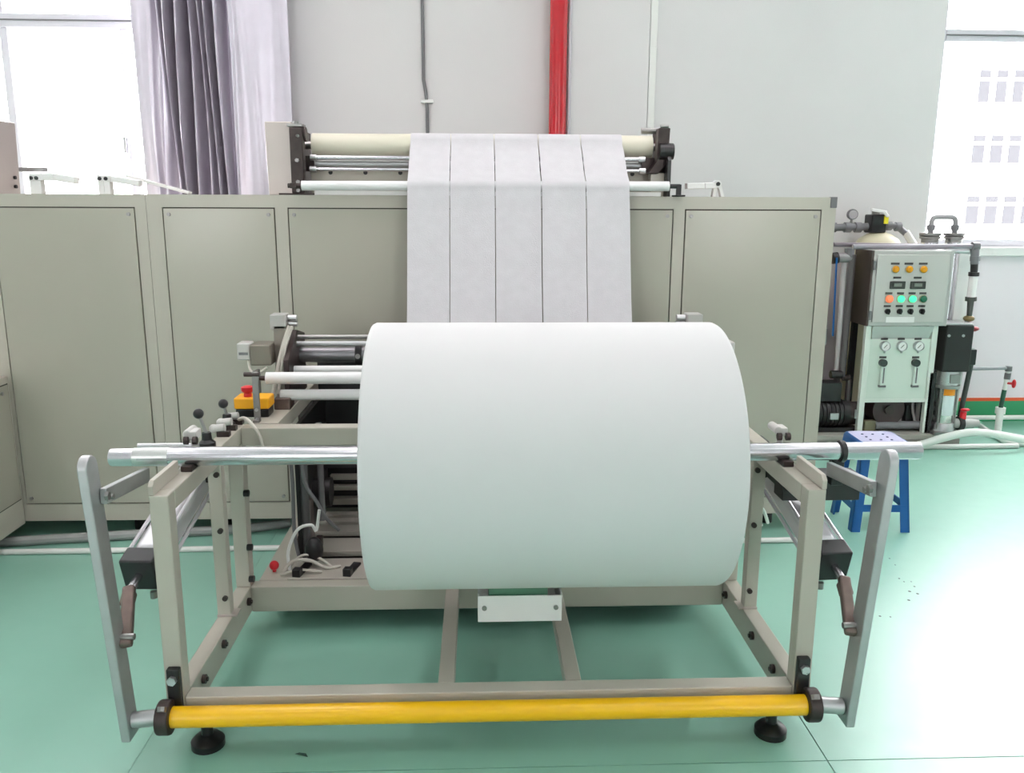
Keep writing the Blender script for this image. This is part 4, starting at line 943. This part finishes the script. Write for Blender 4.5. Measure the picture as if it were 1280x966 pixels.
MB().box(px_-0.09, px_+0.09, Yv-0.08, Yv+0.08, DZ, DZ+0.022).build('foot_plate', STEEL, vp, bevel=0.004)
MB().lathe([(0, 0), (0.075, 0), (0.068, 1), (0, 1)], (px_, Yv, DZ+0.02), (px_, Yv, DZ+0.07), 24).build('pump_base', ALU, vp)
MB().rod((px_+0.05, Yv, DZ+0.06), (px_+0.20, Yv, DZ+0.06), 0.032, 16).rod((px_+0.20, Yv, DZ+0.06), (px_+0.235, Yv, DZ+0.06), 0.026, 16).build('discharge_pipe', mat('pvc_pale_grey', (172, 176, 172), 0.4), vp)
MB().rod((px_+0.10, Yv, DZ+0.06), (px_+0.13, Yv, DZ+0.06), 0.045, 18).build('union', BLACK, vp)
MB().rod((px_+0.125, Yv+0.03, DZ+0.06), (px_+0.165, Yv+0.03, P(1, 455, Yv).z), 0.016, 12).build('riser', mat('riser_dark', (56, 60, 58), 0.4), vp)
MB().rod((px_+0.125, Yv-0.01, DZ+0.09), (px_+0.125, Yv-0.01, DZ+0.14), 0.02, 12).ball((px_+0.13, Yv-0.02, DZ+0.155), 0.016, 10, (2, 1, 0.7)).build('valve_handle', RED, vp)
MB().rod((px_+0.085, Yv+0.02, P(1, 520, Yv).z), (px_+0.10, Yv+0.02, P(1, 462, Yv).z), 0.012, 12).build('riser', mat('pipe_offwhite', (200, 202, 200), 0.4), vp)
B(px_-0.125, px_-0.085, Yv-0.02, Yv+0.02, DZ, P(1, 470, Yv).z).build('pump_support', BLACK, vp)

# small white stand pipe with valve, pipes and hoses on the floor
sp = thing('stand_pipe', (3.4, 5.35, 0), 'white stand pipe with red valve right of the pump, before the wall', 'pipe')
spx = P(1247, 540, 5.42).x; Ys = 5.42
zt_ = P(1250, 460, Ys).z
MB().tube([P(1196, 461, Ys), V(spx+0.02, Ys, zt_)], 0.012, 12).build('arm_pipe', mat('arm_grey', (150, 152, 156), 0.35), sp)
MB().rod((spx, Ys, 0.0), (spx, Ys, P(1, 519, Ys).z), 0.022, 14).build('base_pipe', WPIPE, sp)
MB().rod((spx, Ys, P(1, 524, Ys).z), (spx, Ys, P(1, 516, Ys).z), 0.032, 16).build('tee', WPIPE, sp)
MB().rod((spx+0.0, Ys, P(1, 517, Ys).z), (spx+0.01, Ys, P(1, 493, Ys).z), 0.015, 12).build('dark_sleeve', mat('sleeve_green', (40, 84, 66), 0.4), sp)
MB().rod((spx+0.01, Ys, P(1, 493, Ys).z), (spx+0.02, Ys, zt_), 0.013, 12).build('upper_pipe', WPIPE, sp)
MB().rod((spx+0.018, Ys, P(1, 479, Ys).z), (spx+0.02, Ys, P(1, 471, Ys).z), 0.02, 12).rod((spx+0.02, Ys, zt_-0.02), (spx+0.02, Ys, zt_+0.012), 0.022, 12).build('union', COND, sp)
MB().ball((spx+0.05, Ys-0.03, P(1, 484, Ys).z), 0.018, 10, (0.8, 0.8, 1.7)).rod((spx+0.01, Ys, P(1, 484, Ys).z), (spx+0.05, Ys-0.03, P(1, 484, Ys).z), 0.008, 8).build('valve_handle', RED, sp)
MB().rod((3.14, 5.66, 0.060), (XR-0.1, 5.66, 0.060), 0.016, 12).build('wall_pipe', WPIPE, label='long white pipe running along the green skirting at the right wall', cat='pipe')
wp = bpy.data.objects['wall_pipe']
hs = thing('floor_hose', (3.0, 5.0, 0), 'thick pale hose arching over the floor before the pump', 'hose')
MB().tube([PZ(1075, 566, 0.02), PZ(1120, 562, 0.02), P(1150, 556, 5.06), P(1180, 547, 5.04), P(1212, 540.5, 5.02), P(1245, 543, 5.02), P(1280, 549, 5.04), P(1340, 556, 5.1)], 0.025, 12, 6).build('hose', WHOSE, hs)
MB().rod(PZ(1080, 559.5, 0.016), PZ(1272, 557, 0.016), 0.016, 12).build('floor_pipe', WPIPE, label='straight white pipe lying on the floor under the arching hose', cat='pipe')
MB().tube([PZ(1225, 532, 0.02), PZ(1245, 545, 0.02), PZ(1262, 553, 0.018), PZ(1300, 556, 0.018)], 0.018, 12, 4).build('drain_hose', WHOSE, label='short white drain hose bending from the pump foot to the floor pipe', cat='hose')

# long pipe and hoses on the floor below the cabinets
cp = thing('floor_conduit', (0, 3.555, 0), 'long straight white conduit on the green floor in front of the cabinets', 'conduit')
MB().rod((-3.3, 3.555, 0.0125), (1.55, 3.60, 0.0125), 0.0125, 12).build('conduit', WPIPE, cp)
for x in (-2.4, -0.2, 1.18): MB().rod((x-0.012, 3.555+0.045*(x+3.3)/4.85, 0.0145), (x+0.012, 3.555+0.045*(x+3.3)/4.85, 0.0145), 0.0155, 12).build('coupler', GPIPE, cp)
MB().tube([(-3.2, 3.66, 0.022), (-2.2, 3.66, 0.022), (-1.9, 3.69, 0.022), (-1.5, 3.74, 0.022), (-1.1, 3.79, 0.022), (-0.9, 3.86, 0.022)], 0.022, 10, 5).build('grey_hose', HOSE, label='grey hose lying under the left cabinet edge', cat='hose')

# tiny scrap on the floor
sc = P(375, 944, 2.12)
MB().add([(-0.518, 2.128, 0.0015), (-0.50, 2.118, 0.004), (-0.478, 2.113, 0.0012), (-0.485, 2.123, 0.006), (-0.505, 2.129, 0.005)], [(0, 1, 4), (1, 3, 4), (1, 2, 3)]).build('scrap', mat('scrap_green', (38, 70, 62), 0.6), label='tiny dark scrap lying on the floor before the left front foot', cat='scrap')
dm = MB()
for (dx_, dy_) in ((1112, 698), (1119, 706), (1124, 723), (1130, 727), (1139, 727), (1143, 733), (1137, 739), (1136, 750), (1147, 742), (1113, 771), (1100, 770)):
    c = PZ(dx_, dy_, 0.0); rr_ = random.uniform(0.003, 0.007)
    dm.lathe([(0, 0), (rr_, 0), (rr_ * 0.7, 1), (0, 1)], c, c + V(0, 0, 0.0012), 7)
dm.build('dust_specks', mat('dust_grey', (104, 112, 110), 0.9), label='trail of small grey dust specks on the floor before the stool', cat='dust', kind='stuff')
